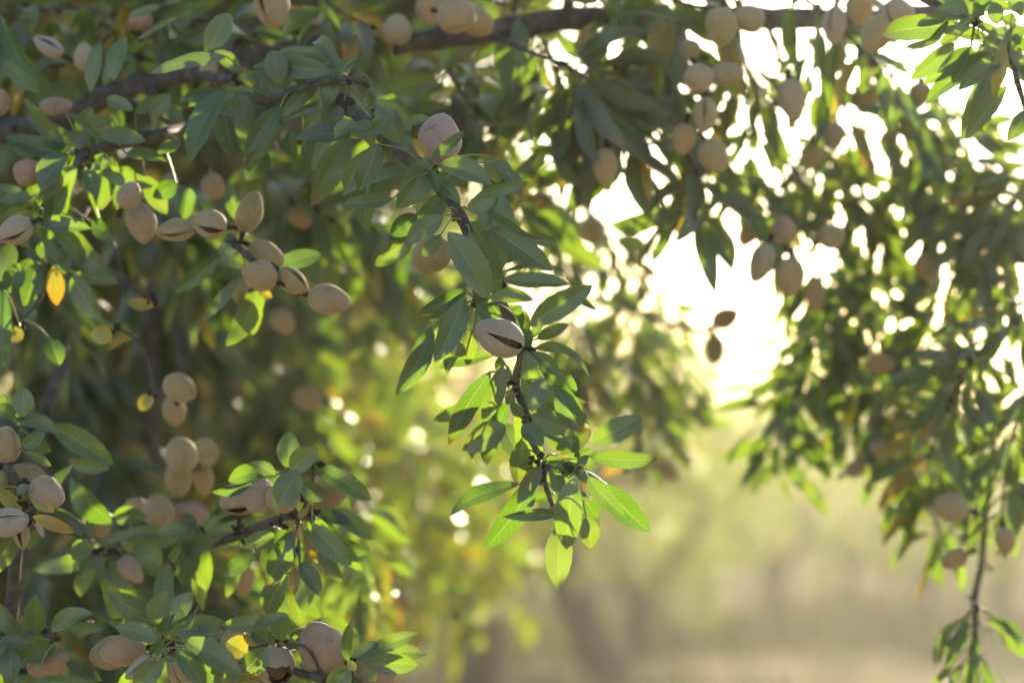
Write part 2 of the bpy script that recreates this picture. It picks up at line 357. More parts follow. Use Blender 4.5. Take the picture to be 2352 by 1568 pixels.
 ('dim brown almond behind the top of the upper left row', 490,430,2.6,62,54,-70,0,60,0,(.7,.1,.5)),
 ('dim almond in the shade left of the middle twig', 690,500,2.8,60,52,-60,0,60,0,OR),
 ('brown blurred almond cluster-mate in the lower middle, left one', 900,1320,3.4,44,32,60,0,60,0,OR),
 ('brown blurred almond cluster-mate in the lower middle, right one', 930,1380,3.4,52,38,-60,0,60,0,OR),
 ('blurred almond with a pale side among autumn leaves', 930,1080,4.4,44,34,-70,0,60,0,OR),
 ('orange almond in shade between the left stem and the lower rosettes', 230,1205,2.4,66,52,-70,0,60,0,OR),
 ('amber almond low among leaves under the orange stack', 300,1240,2.5,56,44,-80,0,60,0,YE),
 ('tan almond in shade beneath the ripe row', 560,1330,2.6,70,54,-85,0,60,0,OR),
]
AL = [(a[0], a[1], a[2], a[3] if a[3] <= 2.3 else 1.83+(a[3]-1.9)*.72, *a[4:]) for a in AL]
def hides_almond(c, always=False):
    q = c-C0; d = q@CF; u = 1176+(q@CX)/d*FPX; v = 784-(q@CU)/d*FPX
    for a in AL:
        if d < a[3]+.03 and (always or a[3] > 2.02) and ((u-a[1])**2+(v-a[2])**2) < (.52*a[4])**2: return random.random() < .88
    return False

# ------------------------------------------------------------------ leafy twigs placed leaf by leaf
def rtint(flag=''):
    if 'y' in flag: return (random.uniform(.7, 1), random.random(), 0)
    if 'g' in flag: return (random.uniform(.03, .12), random.uniform(.5, 1), 0)  # sunlit leaves: the light is put into a brighter lime tint
    if 'd' in flag: return (0, random.uniform(0, .25), 0)
    if 'l' in flag: return (0.02, random.uniform(.75, 1), 0)
    return (random.uniform(0, .06), random.uniform(.2, .75), 0)
def stem_mesh(root, line, r0, r1, spurs=(), name='stem'):
    mb = MB(); tube(mb, line, r0, r1, 9, .22, 0)
    for c in spurs:
        for q in range(random.randint(2, 5)):
            knob(mb, c+rng.normal(size=3)*.0028, random.uniform(.0014, .0028), 1)
    return mb.build(name, [M_BARK, M_SPUR], root, WORLD[root])
def hand_twig(label, group, stem, rr, leaves, org, zs, dd, name='leafy_twig', spur_at=(), extra_stems=(), spread=.03, extra=0):
    """leaves: (x0, y0, x1, y1, width, flags) as bearings read in an enlarged window whose corner is org and scale zs."""
    line = smooth_line([P(*p) for p in stem], 7)
    root = thing(name, line[0], label, 'twig', group)
    lines = [line]
    for s, r in extra_stems: lines.append(smooth_line([P(*p) for p in s], 6))
    sp = [P(*q) for q in spur_at]
    stem_mesh(root, line, rr[0], rr[1], sp)
    for (s, r), l in zip(extra_stems, lines[1:]): stem_mesh(root, l, r[0], r[1], [l[-1]], 'side_stem')
    allp = np.concatenate(lines + ([np.array(sp)] if sp else []))
    for (x0, y0, x1, y1, w, *fl) in leaves:
        fl = fl[0] if fl else ''
        d = dd+random.uniform(-spread, spread)
        if 'b' in fl: d += .06
        if 'f' in fl: d -= .05
        u0, v0 = org[0]+x0*zs, org[1]+y0*zs; u1, v1 = org[0]+x1*zs, org[1]+y1*zs
        b = P(u0, v0, d); tl = random.uniform(-.35, .25)
        lp = math.hypot(u1-u0, v1-v0)*d/FPX
        t = P(u1, v1, d+tl*lp)
        up = random.uniform(-.1, .6); sd = random.uniform(-.4, .4)
        nh = nrm(-CF+CU*up+CX*sd)
        if 'd' in fl: nh = nrm(-CF-CU*.35+CX*sd)
        ww = w*zs*d/FPX*1.08
        arch = random.uniform(.02, .10); fold = random.uniform(.12, .5); tw = random.uniform(-.5, .5); tc = random.uniform(0, .12)
        if 'c' in fl: arch = .16; fold = .6; tw = random.choice((-1.1, 1.1)); tc = .3
        mb = MB()
        leaf(mb, b, t, ww, nh, arch, random.uniform(-.05, .05), fold, tw, 13, rtint(fl), tc)
        k = np.argmin(((allp-b)**2).sum(1)); q = allp[k]
        if np.linalg.norm(q-b) < .055: petiole(mb, q, b)
        lf = mb.build('leaf', [M_LEAF, M_STEM], root, b)
        if 'y' in fl: lf['label'] = 'yellow leaf'
    for k in range(extra):
        c = random.choice(sp)+rng.normal(size=3)*.004; L = random.uniform(.045, .075)
        a = random.uniform(0, 6.28); d = nrm(CX*math.cos(a)+CU*(math.sin(a)*.7-.35)+CF*random.uniform(.0, .7))
        b = c+d*random.uniform(.008, .018)+CF*.012; mb = MB()
        if hides_almond(b+d*L*.5, True) or hides_almond(b+d*L*.8, True): continue
        leaf(mb, b, b+d*L, L*random.uniform(.24, .31), nrm(-CF+CU*random.uniform(-.2, .8)+CX*random.uniform(-.5, .5)), random.uniform(.02, .12), random.uniform(-.05, .05), random.uniform(.15, .5), random.uniform(-.6, .6), 13, rtint(random.choice(('', '', 'd', 'l'))), random.choice((0, .1, .3)))
        petiole(mb, c, b); mb.build('leaf', [M_LEAF, M_STEM], root, b)
    return root
Z = .35157
def reg(ox, oy): return (ox*.91875, oy*.91875)
G_FRONT = 'leafy almond twigs in sharp focus'
# the twig in the middle: three windows of leaves
h2 = [(575,1040,370,1360,190,'l'),(640,1080,990,1210,170,'l'),(590,1040,815,845,72,'f'),(565,1035,475,910,62,'yf'),(600,1150,790,1325,80),(880,1290,1245,1190,75,'f'),
 (780,1360,585,1205,60,'d'),(830,1370,1020,1285,110,'l'),(930,1340,1360,1580,62,'dc'),(685,1285,500,1420,150,'db'),(670,1415,425,1600,135,'lf'),(345,1300,5,1335,95),
 (225,655,470,850,130,'l'),(245,690,405,940,160,'l'),(200,700,150,640,70),(245,940,120,1250,150),(960,1015,1045,1200,105,'b'),(1060,1100,1180,1290,110,'b'),
 (440,810,590,770,70,'gb'),(620,1080,760,1330,110,'b'),(400,880,460,1010,80),(720,1060,830,1230,100,'bd'),(330,790,170,870,90),(215,800,70,900,110),(90,790,-40,900,90),
 (210,860,40,840,80),(590,1110,640,1260,70,'d'),(1000,1060,1130,1150,90,'b'),(350,1060,200,1270,120,'bd'),(500,1400,330,1540,130,'bd'),(850,1450,960,1590,110,'bd')]
h5 = [(985,50,1390,330,165),(705,80,985,510,215,'lf'),(845,75,1035,490,190),(660,95,530,245,85,'f'),(480,110,230,300,135,'dg'),(1240,130,1430,175,60,'lb'),(1050,270,1190,165,90,'db'),
 (1065,390,1500,415,120,'f'),(1060,340,1490,330,45,'b'),(1240,690,1650,425,165,'lf'),(1500,440,1672,595,45,'dc'),(975,510,1265,520,100,'gf'),(865,440,970,520,75,'d'),(820,452,510,610,95,'d'),
 (820,470,530,650,70,'dc'),(815,510,620,925,160,'f'),(600,700,365,1145,140),(890,545,1030,650,95,'d'),(830,590,775,745,62,'g'),(1070,560,1190,710,150,'db'),(960,530,1110,720,120,'db'),(1200,590,1235,750,70,'gb'),
 (1260,770,1355,525,85),(1285,775,1495,680,80),(1225,850,1245,715,60,'d'),(1270,838,1630,990,100,'c'),(1215,850,1225,1205,130,'lf'),(1240,860,1445,1025,90),(1290,930,1630,1335,85,'d'),(1430,970,1550,1115,65,'b'),
 (1340,1040,1250,1245,135,'lf'),(1425,1100,1590,1390,150,''),(1250,1275,1535,1390,150,''),(1640,1450,1975,1290,150,'f'),(1415,1530,1640,1370,140,''),(1625,1540,2080,1560,110,'f'),(1190,1340,1325,1475,135,'f'),
 (1190,1285,1117,1185,75),(1080,1340,800,1500,170,'gf'),(1065,950,935,1310,125,'f'),(985,990,710,1475,130,'d'),(1095,970,1070,1065,65,'g'),(1040,890,1040,1000,60,'g'),(1090,1200,1140,1120,65,'g'),
 (880,700,830,955,95,'g'),(820,880,712,815,95,'g'),(1185,1430,1165,1740,145,'g'),(1330,1080,1380,1280,110,'db'),(1370,1380,1480,1490,90,'db'),(1130,610,1190,560,60,'d'),(1000,650,1080,830,120,'db'),(1150,700,1240,820,90,'db')]
h8 = [(1310,150,1160,395,110,'g'),(1380,150,1440,360,105,''),(1300,125,1460,155,80,'c'),(1530,210,1470,700,180,'lf'),(1620,220,1860,480,115,'f'),(1740,270,2020,580,160,'d'),(1570,215,1645,315,60,'yb'),
 (1400,330,1250,380,62,'dc'),(1430,470,1075,465,85,'c'),(1430,430,1305,480,55,'y'),(1440,540,1430,960,170,'g'),(1610,480,1635,690,125,'g'),(1600,370,1690,490,110,'d'),(1530,100,1650,40,90,'d'),(1555,130,1690,95,70),(1500,160,1560,20,70,'b')]
def rew(L, ox, oy):                # leaves of another window expressed in the first one's
    a = reg(ox, oy); b = reg(850, 550)
    dx, dy = (a[0]-b[0])/Z, (a[1]-b[1])/Z
    return [(p[0]+dx, p[1]+dy, p[2]+dx, p[3]+dy, *p[4:]) for p in L]
hand_twig('sharp leafy twig hanging in the middle, with the grey split almond half-way down', G_FRONT,
  [(770,225,2.05),(850,285,1.99),(910,345,1.95),(985,400,1.92),(1055,490,1.9),(1100,600,1.91),(1150,690,1.92),(1196,805,1.92),(1185,880,1.91),(1205,940,1.9),(1215,1000,1.9),(1245,1060,1.9),(1252,1110,1.9),(1275,1180,1.9),(1282,1215,1.9)],
  (.0062, .0013), rew(h2, 850, 0)+h5+rew(h8, 850, 1107), reg(850, 550), Z, 1.89, extra=26,
  spur_at=[(990,395,1.91),(1058,490,1.9),(1150,645,1.91),(1097,695,1.9),(1200,800,1.92),(1178,880,1.9),(1168,890,1.9),(1185,905,1.9),(1207,960,1.9),(1195,972,1.9),(1222,1050,1.9),(1243,1058,1.89),(1228,1052,1.9),(1245,1100,1.9),(1315,1082,1.88),(1285,1160,1.9),(870,285,1.94),(860,275,1.96)],
  extra_stems=[([(1245,1072,1.9),(1285,1085,1.89),(1318,1080,1.88)],(.0018,.0012)),([(1155,690,1.92),(1120,700,1.9),(1092,690,1.9)],(.0017,.0011)),([(905,340,1.95),(880,300,1.94),(862,272,1.95)],(.002,.0015))])
# lower left rosettes
hA = [(1005,1120,705,975,130),(1000,1190,1085,965,120,'l'),(1020,1225,1145,1125,70,'dc'),(1110,1215,1300,1060,60,'dc'),(1130,1180,1255,970,130,'g'),(1110,1215,1460,1160,160,'l'),(1180,1275,1480,1235,125),
 (1200,1285,1580,1500,170,'f'),(1150,1345,1340,1600,140,'f'),(1070,1420,890,1630,160,'lf'),(1040,1275,755,1205,120,'lf'),(1000,1200,830,1155,85),(1080,1390,1140,1425,50,'gf'),(1110,1350,1045,1365,40,'gf'),(1290,1400,1500,1530,85,'d'),
 (1340,1430,1440,1660,95),(980,1210,700,1165,90,'b'),(1200,1300,1400,1420,110,'d'),(1120,1240,1210,1100,80,'b'),(1060,1290,980,1400,90,'d'),(1000,1290,960,1270,50,'d')]
hB = [(240,1250,235,995,145),(335,1220,600,1110,135,'l'),(410,1205,700,1195,75),(180,1275,-20,1050,120),(175,1310,-10,1300,85),(365,1325,180,1425,125),(60,1340,70,1570,140),(440,1420,620,1560,150),(240,1545,630,1560,90,'f'),
 (150,1330,20,1420,110),(290,1290,420,1360,80,'b'),(260,1240,120,1130,90,'b'),(170,1590,330,1500,100),(40,1330,-60,1420,90)]
hC = [(1450,1190,1790,1165,105),(1835,1290,1860,1105,135),(1660,1200,1885,1120,90),(1595,1490,1745,1330,160,'f'),(2000,1200,2345,1245,170,'b'),(2275,1425,2300,1150,75,'df'),(2300,1410,2470,1295,95,'l'),(2385,1440,2735,1445,140,'gf'),
 (2275,1455,2140,1620,150,'f'),(2270,1420,2325,1490,55,'yf'),(1930,1350,1990,1430,60,'gb'),(1480,1300,1620,1380,150,'yb'),(1590,1260,1720,1300,90,'yb'),(1560,1560,1700,1530,100,'y'),(1720,1420,1610,1560,110,'yb'),(1750,1300,1640,1220,90),
 (1900,1300,2010,1270,80,'b'),(2360,1470,2460,1550,80,'g'),(1890,1480,1990,1590,100,'b')]
hD = [(1895,170,1885,-75,145),(1900,180,2075,30,150,'g'),(2045,145,2436,370,135,''),(1965,270,2160,360,125,'f'),(1945,175,1800,425,175,'f'),(1800,215,1640,125,95,'l'),(1690,185,1490,245,115),(1650,260,1385,325,70,'d'),(1905,575,1740,945,155,'f'),
 (1800,600,1590,685,115),(1660,720,1445,865,105,'b'),(1875,855,1740,1130,155),(1960,845,2115,1150,160),(1925,800,1910,1005,75,'y'),(1960,780,2090,1000,115),(2040,545,2295,795,145,'f'),(2080,690,2235,905,105),(2165,425,2430,630,115),
 (2100,480,2285,685,95),(2075,450,2300,520,95),(1990,605,2075,765,60,'yb'),(1945,560,1885,700,70,'y'),(2010,430,1950,500,60,'y'),(2030,470,2110,640,90,'b'),(1880,600,1960,800,120,'b'),(2050,780,2130,860,30,'y'),(2170,300,2290,420,90,'b')]
hE = [(1285,560,1190,705,95),(1295,610,1350,965,150,'l'),(1280,620,1190,930,140,'d'),(1290,540,1020,585,95),(1280,560,1180,460,90),(1310,600,1430,700,100),(1270,650,1100,760,110,'d'),(1330,560,1440,470,80,'b')]
hF = [(650,740,520,885,115),(690,770,865,955,165),(880,665,1060,835,145),(610,690,930,580,65,'g'),(730,520,455,240,195,'d'),(720,160,440,115,95),(600,650,470,760,120),(560,640,400,700,90,'d'),(660,720,660,930,70,'g'),(500,600,620,480,80,'gb'),(820,640,940,560,90,'b'),(740,480,960,480,120,'b')]
hG = [(0,300,145,445,95,'y'),(215,335,350,450,95,'y'),(215,480,490,585,85,'yf'),(185,275,110,340,75,'g'),(160,60,335,150,65),(160,-170,150,-365,145,'l'),(110,-160,385,-70,105,'l'),(140,20,295,-75,95),(330,-120,745,140,165),
 (60,-180,20,-320,130),(90,-160,-40,-250,100),(180,-60,330,60,110,'d'),(200,250,210,400,60,'b'),(100,-120,230,-260,90),(160,470,60,560,90,'b'),(250,560,180,700,70,'gb')]
o7 = reg(0, 1107)
hand_twig('rosette of grey-green leaves over the pale split almond, low left', G_FRONT, [(560,1600,1.98),(470,1560,1.95),(400,1510,1.92),(378,1475,1.9)], (.004,.0025), hA, o7, Z, 1.88, extra=6, spur_at=[(378,1470,1.9),(372,1490,1.89),(385,1480,1.9),(368,1505,1.9)])
hand_twig('leaves with a bare dead twig poking up, in the bottom left corner', G_FRONT, [(-40,1450,2.0),(40,1455,1.98),(100,1460,1.95),(125,1470,1.93)], (.005,.002), hB, o7, Z, 1.93, extra=10, spur_at=[(100,1455,1.95),(125,1475,1.93),(5,1440,1.98),(12,1425,1.98)],
  extra_stems=[([(118,1470,1.93),(140,1430,1.92),(168,1398,1.92)],(.0014,.0012))])
hand_twig('twig bearing the big blushed almond and a torn pale-tipped leaf at the bottom', G_FRONT, [(900,1640,1.93),(800,1585,1.93),(745,1560,1.92),(690,1545,1.92),(655,1530,1.93)], (.0048,.003), hC, o7, Z, 1.9, extra=4, spur_at=[(745,1562,1.92),(800,1540,1.9),(806,1528,1.9),(640,1490,1.93)],
  extra_stems=[([(745,1560,1.92),(715,1500,1.91),(690,1480,1.91),(650,1470,1.92)],(.0016,.001)),([(800,1585,1.93),(802,1550,1.9),(805,1525,1.9)],(.0022,.0015))])
hand_twig('dark-leaved twig with a row of ripe almonds, tall oval leaf standing on top', G_FRONT, [(480,1245,2.1),(560,1225,2.06),(630,1195,2.04),(680,1180,2.02),(715,1190,2.01)], (.005,.003), hD, o7, Z, 2.0, extra=12, spur_at=[(540,1215,2.05),(550,1235,2.05),(555,1205,2.05),(640,1195,2.03),(665,1188,2.02),(690,1195,2.02),(716,1180,2.01),(675,1270,2.0)],
  extra_stems=[([(680,1180,2.02),(668,1120,2.0),(667,1078,1.99)],(.0016,.001)),([(680,1180,2.02),(685,1240,2.01),(690,1315,2.0)],(.0017,.001)),([(690,1185,2.02),(715,1120,2.0),(720,1068,1.99)],(.0015,.001))])
hand_twig('drooping leaves with one lit yellow-green blade, under the pair of blushed almonds', 'softly blurred twigs on the left', [(500,1240,2.12),(470,1225,2.12),(450,1205,2.12)], (.003,.002), hE, o7, Z, 2.1, extra=8, spur_at=[(455,1215,2.11),(450,1225,2.11)])
hand_twig('broad dark leaves round a hidden pink almond, left of the drooping pair', 'softly blurred twigs on the left', [(170,1140,2.15),(190,1220,2.14),(215,1270,2.13),(240,1270,2.12),(300,1290,2.12)], (.004,.0025), hF, o7, Z, 2.1, extra=8, spur_at=[(230,1268,2.12),(245,1262,2.12)])
hand_twig('twig with two curled yellow leaves and a bunch of almonds at the left edge', G_FRONT, [(20,1480,2.1),(40,1250,2.05),(60,1190,2.0),(55,1160,1.98),(45,1120,1.97),(20,1060,1.97),(40,980,1.97)], (.006,.0025), hG, o7, Z, 1.95, extra=8, spur_at=[(60,1160,1.96),(42,1120,1.96),(65,1190,1.95),(50,1150,1.95),(75,1180,1.95)])
# upper left, slightly behind the focus
hU = [(1480,590,1240,1060,185),(1550,600,1640,855,125),(1470,680,1540,1040,155,'d'),(1830,700,1610,1000,135),(2090,545,1840,760,100,'l'),(2290,900,2030,1350,185),(2345,615,2075,835,130,'l'),(2105,710,1835,790,40,'l'),(1480,370,970,465,110,'l'),
 (2210,370,1820,330,75,'l'),(1780,330,1830,555,155,'l'),(1500,90,1340,330,150,'l'),(2080,400,1640,440,70),(1900,430,1990,560,100),(2200,450,2110,700,150,'l'),(2000,690,2290,690,90),(2330,380,2090,560,80),(1700,480,1690,700,90),(2100,830,2352,850,100),
 (1400,620,1230,700,90,'b'),(1600,780,1480,900,120,'b'),(1900,860,1930,1040,110,'bd'),(1750,1000,1610,1180,140,'bd'),(1980,950,2090,1140,120,'b'),(2000,480,1850,620,110,'b'),(2230,520,2300,680,90,'b'),(1560,480,1400,330,100,'b'),(1700,560,1790,680,100),(2100,650,2000,820,110,'b')]
hV = [(820,240,740,525,125,'l'),(650,280,590,605,115,'l'),(20,400,255,610,125,'l'),(0,90,300,585,100,'dc'),(160,640,400,890,62),(430,730,690,940,40),(900,260,1150,110,50),(860,110,1050,40,60,'l'),(560,870,430,1000,110),(430,1000,270,1255,185,'l'),
 (500,1085,360,1225,90,'g'),(745,1090,650,1375,145),(560,1100,630,1285,105),(720,1050,600,1100,80,'l'),(820,1000,1095,1060,90,'c'),(950,1150,1090,1400,120,'g'),(420,1240,340,1420,115,'d'),(200,1290,-10,1310,75),(250,1445,590,1490,105),(1240,1230,1200,1435,115),
 (650,880,950,920,110,'l'),(1180,930,1020,1010,90),(510,860,600,700,110),(700,640,870,720,100,'l'),(740,780,530,860,90,'g'),(1110,620,970,760,120,'l'),(1000,720,1210,800,110),(880,740,1080,660,90),(120,900,200,1050,130,'b'),(1150,1190,1000,1290,120,'d'),
 (430,860,450,960,90,'l'),(700,960,620,1040,90,'b'),(300,870,270,1000,90,'d'),(780,1100,900,1190,100,'bd'),(600,1450,760,1560,120,'bd'),(40,980,-60,1150,120),(160,1330,20,1400,120,'b'),(1100,830,930,880,110,'b'),(350,1320,330,1440,120,'b')]
hand_twig('long hanging leaves below the thick limb, left of the sharp middle twig', 'softly blurred twigs on the left', [(450,170,2.22),(540,190,2.12),(600,230,2.06),(700,200,2.03),(800,180,2.0),(850,200,2.0)], (.005,.002), hU, (0,0), Z, 2.04, extra=20, spur_at=[(545,190,2.1),(690,235,2.05),(800,185,2.0)])
hand_twig('leafy twig above the short row of beige almonds, upper left', 'softly blurred twigs on the left', [(420,300,2.2),(360,310,2.12),(250,335,2.1),(190,355,2.08),(180,380,2.07)], (.007,.003), hV, (0,0), Z, 2.09, extra=20, spur_at=[(190,360,2.08),(180,345,2.08),(255,330,2.1),(90,470,2.1)])
hW = [(1640,460,1655,750,150,'g'),(1565,370,1310,670,75),(480,350,665,660,145,'l'),(490,350,775,405,95,'g'),(250,120,390,290,125),(400,180,420,355,105),(500,220,690,335,125,'l'),(200,250,140,390,105),(290,20,590,50,85,'l'),(1690,460,1780,510,60,'y'),
 (80,150,0,400,130),(120,280,60,480,140,'d'),(240,280,160,560,150,'d'),(340,300,370,560,110,'y'),(130,700,70,800,130,'y'),(600,720,730,790,120,'y'),(830,540,1010,560,80,'y'),(330,780,390,950,130,'d'),(20,450,20,980,120,'d'),(700,850,900,750,50,'yb'),(1000,1140,910,1240,90,'yb')]
hand_twig('twig with single lit green leaf and yellowing leaves, beneath the beige almond row', 'softly blurred twigs on the left', [(530,545,2.12),(560,580,2.08),(600,620,2.06),(600,650,2.06),(570,670,2.06)], (.004,.002), hW, reg(0,550), Z, 2.1, extra=8, spur_at=[(545,560,2.1),(600,620,2.07)],
  extra_stems=[([(200,480,2.2),(140,560,2.15),(120,620,2.13)],(.003,.002)),([(120,620,2.13),(90,690,2.12),(42,742,2.1)],(.0018,.001)),([(260,560,2.2),(280,650,2.14),(262,745,2.11)],(.002,.001)),([(280,650,2.14),(350,690,2.12),(356,692,2.11)],(.0015,.001)),([(262,745,2.11),(330,800,2.11),(352,905,2.1)],(.0014,.001))])
# upper right corner sprig
hR = [(2130,250,1770,190,95,'l'),(2260,190,2055,335,125,'l'),(1900,280,1608,525,120),(2010,300,1885,545,125,'d'),(2000,310,1785,475,95,'d'),(2225,370,1922,590,115),(1945,85,1770,60,95,'l'),(1860,115,1650,165,85),(2140,15,2185,165,125,'l'),(2060,60,2300,65,90),
 (2215,270,2150,640,95,'y'),(2240,560,1968,905,115,'g'),(2370,720,2245,925,120,'d'),(2240,260,2370,180,110),(2330,100,2250,-10,110),(2260,250,2370,330,120,'d'),(2000,120,1900,210,80,'l'),(1860,130,1700,300,50,'d'),(2180,220,2050,160,70),(2100,100,1950,30,90),(2270,330,2330,450,80),(2290,20,2380,90,110),(2200,120,2300,180,110),(1930,230,1800,290,70,'b'),(2230,290,2170,460,110,'db')]
hand_twig('grey-green leaf sprig in the top right corner with a long dried yellow leaf', G_FRONT, [(2080,-30,1.9),(2150,10,1.85),(2220,40,1.82),(2290,80,1.8),(2320,110,1.8),(2340,200,1.8),(2380,320,1.8)], (.004,.002), hR, reg(1660,0), Z, 1.78, extra=14, spur_at=[(2240,60,1.8),(2318,90,1.79),(2325,110,1.8)])

# ------------------------------------------------------------------ thick limbs and bare stems
def limb(label, pts, r0, r1, rough=.12, group=None, knobs=6, name='tree_limb', sub=()):
    line = smooth_line([P(*p) for p in pts], 9)
    mb = MB(); line = line+rng.normal(size=line.shape)*r0*.08
    tube(mb, line, r0, r1, 14, rough, 0)
    for k in range(knobs):
        i = random.randrange(2, len(line)-2); knob(mb, line[i]+nrm(rng.normal(size=3))*r0*.95, r0*random.uniform(.16, .32), 1)
    o = mb.build(name, [M_BARK, M_SPUR], None, line[0]); tag(o, label, 'branch', group)
    for s, a, b in sub:
        m2 = MB(); l2 = smooth_line([P(*p) for p in s], 7); tube(m2, l2, a, b, 8, .2, 0); knob(m2, l2[-1], b*1.8, 1); m2.build('side_shoot', [M_BARK, M_SPUR], o, l2[0])
    return o
limb('thick grey limb rising from the left edge under the leaves', [(-220,360,2.3),(-60,322,2.28),(60,290,2.27),(150,265,2.26),(330,190,2.26),(480,160,2.27),(620,120,2.3)], .0115, .0095, sub=[([(330,190,2.26),(400,280,2.22),(520,300,2.18),(600,330,2.16)], .005, .003), ([(500,155,2.26),(560,80,2.3),(640,20,2.36)], .004, .003)])
limb('long smooth limb running along the top of the picture to the right corner', [(560,140,2.36),(720,105,2.34),(900,98,2.34),(1060,82,2.35),(1180,62,2.36),(1350,42,2.38),(1550,48,2.42),(1800,42,2.48),(2020,45,2.55),(2200,20,2.62),(2420,-60,2.7)], .0105, .0125,
     sub=[([(1130,80,2.33),(1200,112,2.26),(1290,146,2.2)], .0032, .0018), ([(1300,45,2.37),(1310,-20,2.36),(1330,-60,2.36)], .006, .005), ([(690,110,2.34),(760,190,2.15),(800,240,2.02)], .006, .005)])
limb('blurred branch slanting down through the bright sky gaps on the right', [(1940,50,2.6),(2000,140,2.62),(2070,250,2.65),(2140,310,2.7),(2230,390,2.75),(2330,450,2.8),(2440,500,2.85)], .0085, .006, sub=[([(1760,50,2.5),(1790,130,2.55),(1810,200,2.6)], .004, .003)])
limb('dim forking branch among dark leaves near the right edge', [(2060,250,2.7),(2130,420,2.85),(2240,520,2.9),(2350,560,2.9)], .006, .004)
limb('pale grey upright stem in the shade at the left', [(150,780,2.5),(140,850,2.46),(110,930,2.42),(88,1010,2.4),(80,1120,2.4),(60,1260,2.42),(30,1400,2.42),(10,1600,2.44)], .006, .0075)
limb('dark upright stem behind the stacked orange almonds', [(270,420,2.9),(330,600,2.95),(350,800,3.0),(345,960,3.0),(335,1100,3.0),(325,1300,3.0),(300,1640,3.05)], .009, .012)
limb('thin dark shoot slanting between the leaves at the lower left', [(150,1080,2.3),(180,1170,2.3),(210,1250,2.3),(240,1330,2.32)], .0034, .0028)
limb('bare dark hanging shoot with buds, beside the tan ground at lower right', [(2290,940,2.5),(2275,1080,2.5),(2262,1200,2.5),(2255,1290,2.5),(2240,1370,2.5),(2240,1470,2.5),(2228,1640,2.5)], .0030, .0034, knobs=14,
     sub=[([(2255,1290,2.5),(2275,1305,2.5)], .002, .0012), ([(2243,1360,2.5),(2225,1372,2.5)], .002, .0012)])
limb('short crooked twig holding the stack of orange almonds', [(342,985,2.98),(372,1040,2.6),(392,1075,2.36),(430,1078,2.28),(466,1072,2.3)], .0034, .002, knobs=4)
limb('short twig holding the lone blunt round almond', [(346,870,2.98),(368,905,2.7),(392,922,2.46),(402,918,2.42)], .003, .002, knobs=3)
limb('thin twig reaching out to two small nuts over the bright gap', [(1400,680,2.95),(1500,728,2.95),(1580,752,2.95),(1652,766,2.95)], .0042, .0034, knobs=2)

# ------------------------------------------------------------------ leafy twigs grown along a line
# where the sun gets through to the front: no grown leaf stands in these beams
BEAMS = [P(*q) for q in [(575,480,2.08),(300,430,2.06),(640,1120,2.0),(700,1270,2.0),(240,1200,2.1),(450,1340,2.1),(420,1010,2.22),(60,660,2.1),(620,760,2.2),(560,1500,1.95),(480,150,2.1),(1060,20,2.2),(620,10,2.2),(30,960,1.97),(140,330,2.1),(800,690,2.06),(770,660,2.06),(610,600,2.06),(690,630,2.06),(1260,1300,1.9),(1230,1080,1.9),(1170,1050,1.9),(1000,850,1.9),(1090,860,1.9),(1330,1190,1.9),(1150,760,1.88),
   (960,1500,1.93),(880,1520,1.94),(600,730,2.07),(1460,1040,1.9),(1400,1150,1.9),(1020,300,1.93),(1230,700,1.92),(920,590,1.95),(1330,900,1.9),(2240,260,1.8),(110,1120,1.95),(720,1460,1.93)]]
def in_beam(c, r=.024):
    for b in BEAMS:
        q = c-b; h = q@SUND
        if h > .04 and np.linalg.norm(q-SUND*h) < r: return True
    return False
LIMB_UV = np.array([(900,98),(980,90),(1060,82),(1120,72),(1180,62),(1265,52),(1350,42),(1450,45),(1550,48),(1670,45),(1800,42),(1900,44),(2020,45)], float)
def on_limb(c):
    q = c-C0; d = q@CF; u = 1176+(q@CX)/d*FPX; v = 784-(q@CU)/d*FPX
    return d < 2.5 and 900 < u < 2020 and abs(v-np.interp(u, LIMB_UV[:, 0], LIMB_UV[:, 1])) < 42 and random.random() < .4
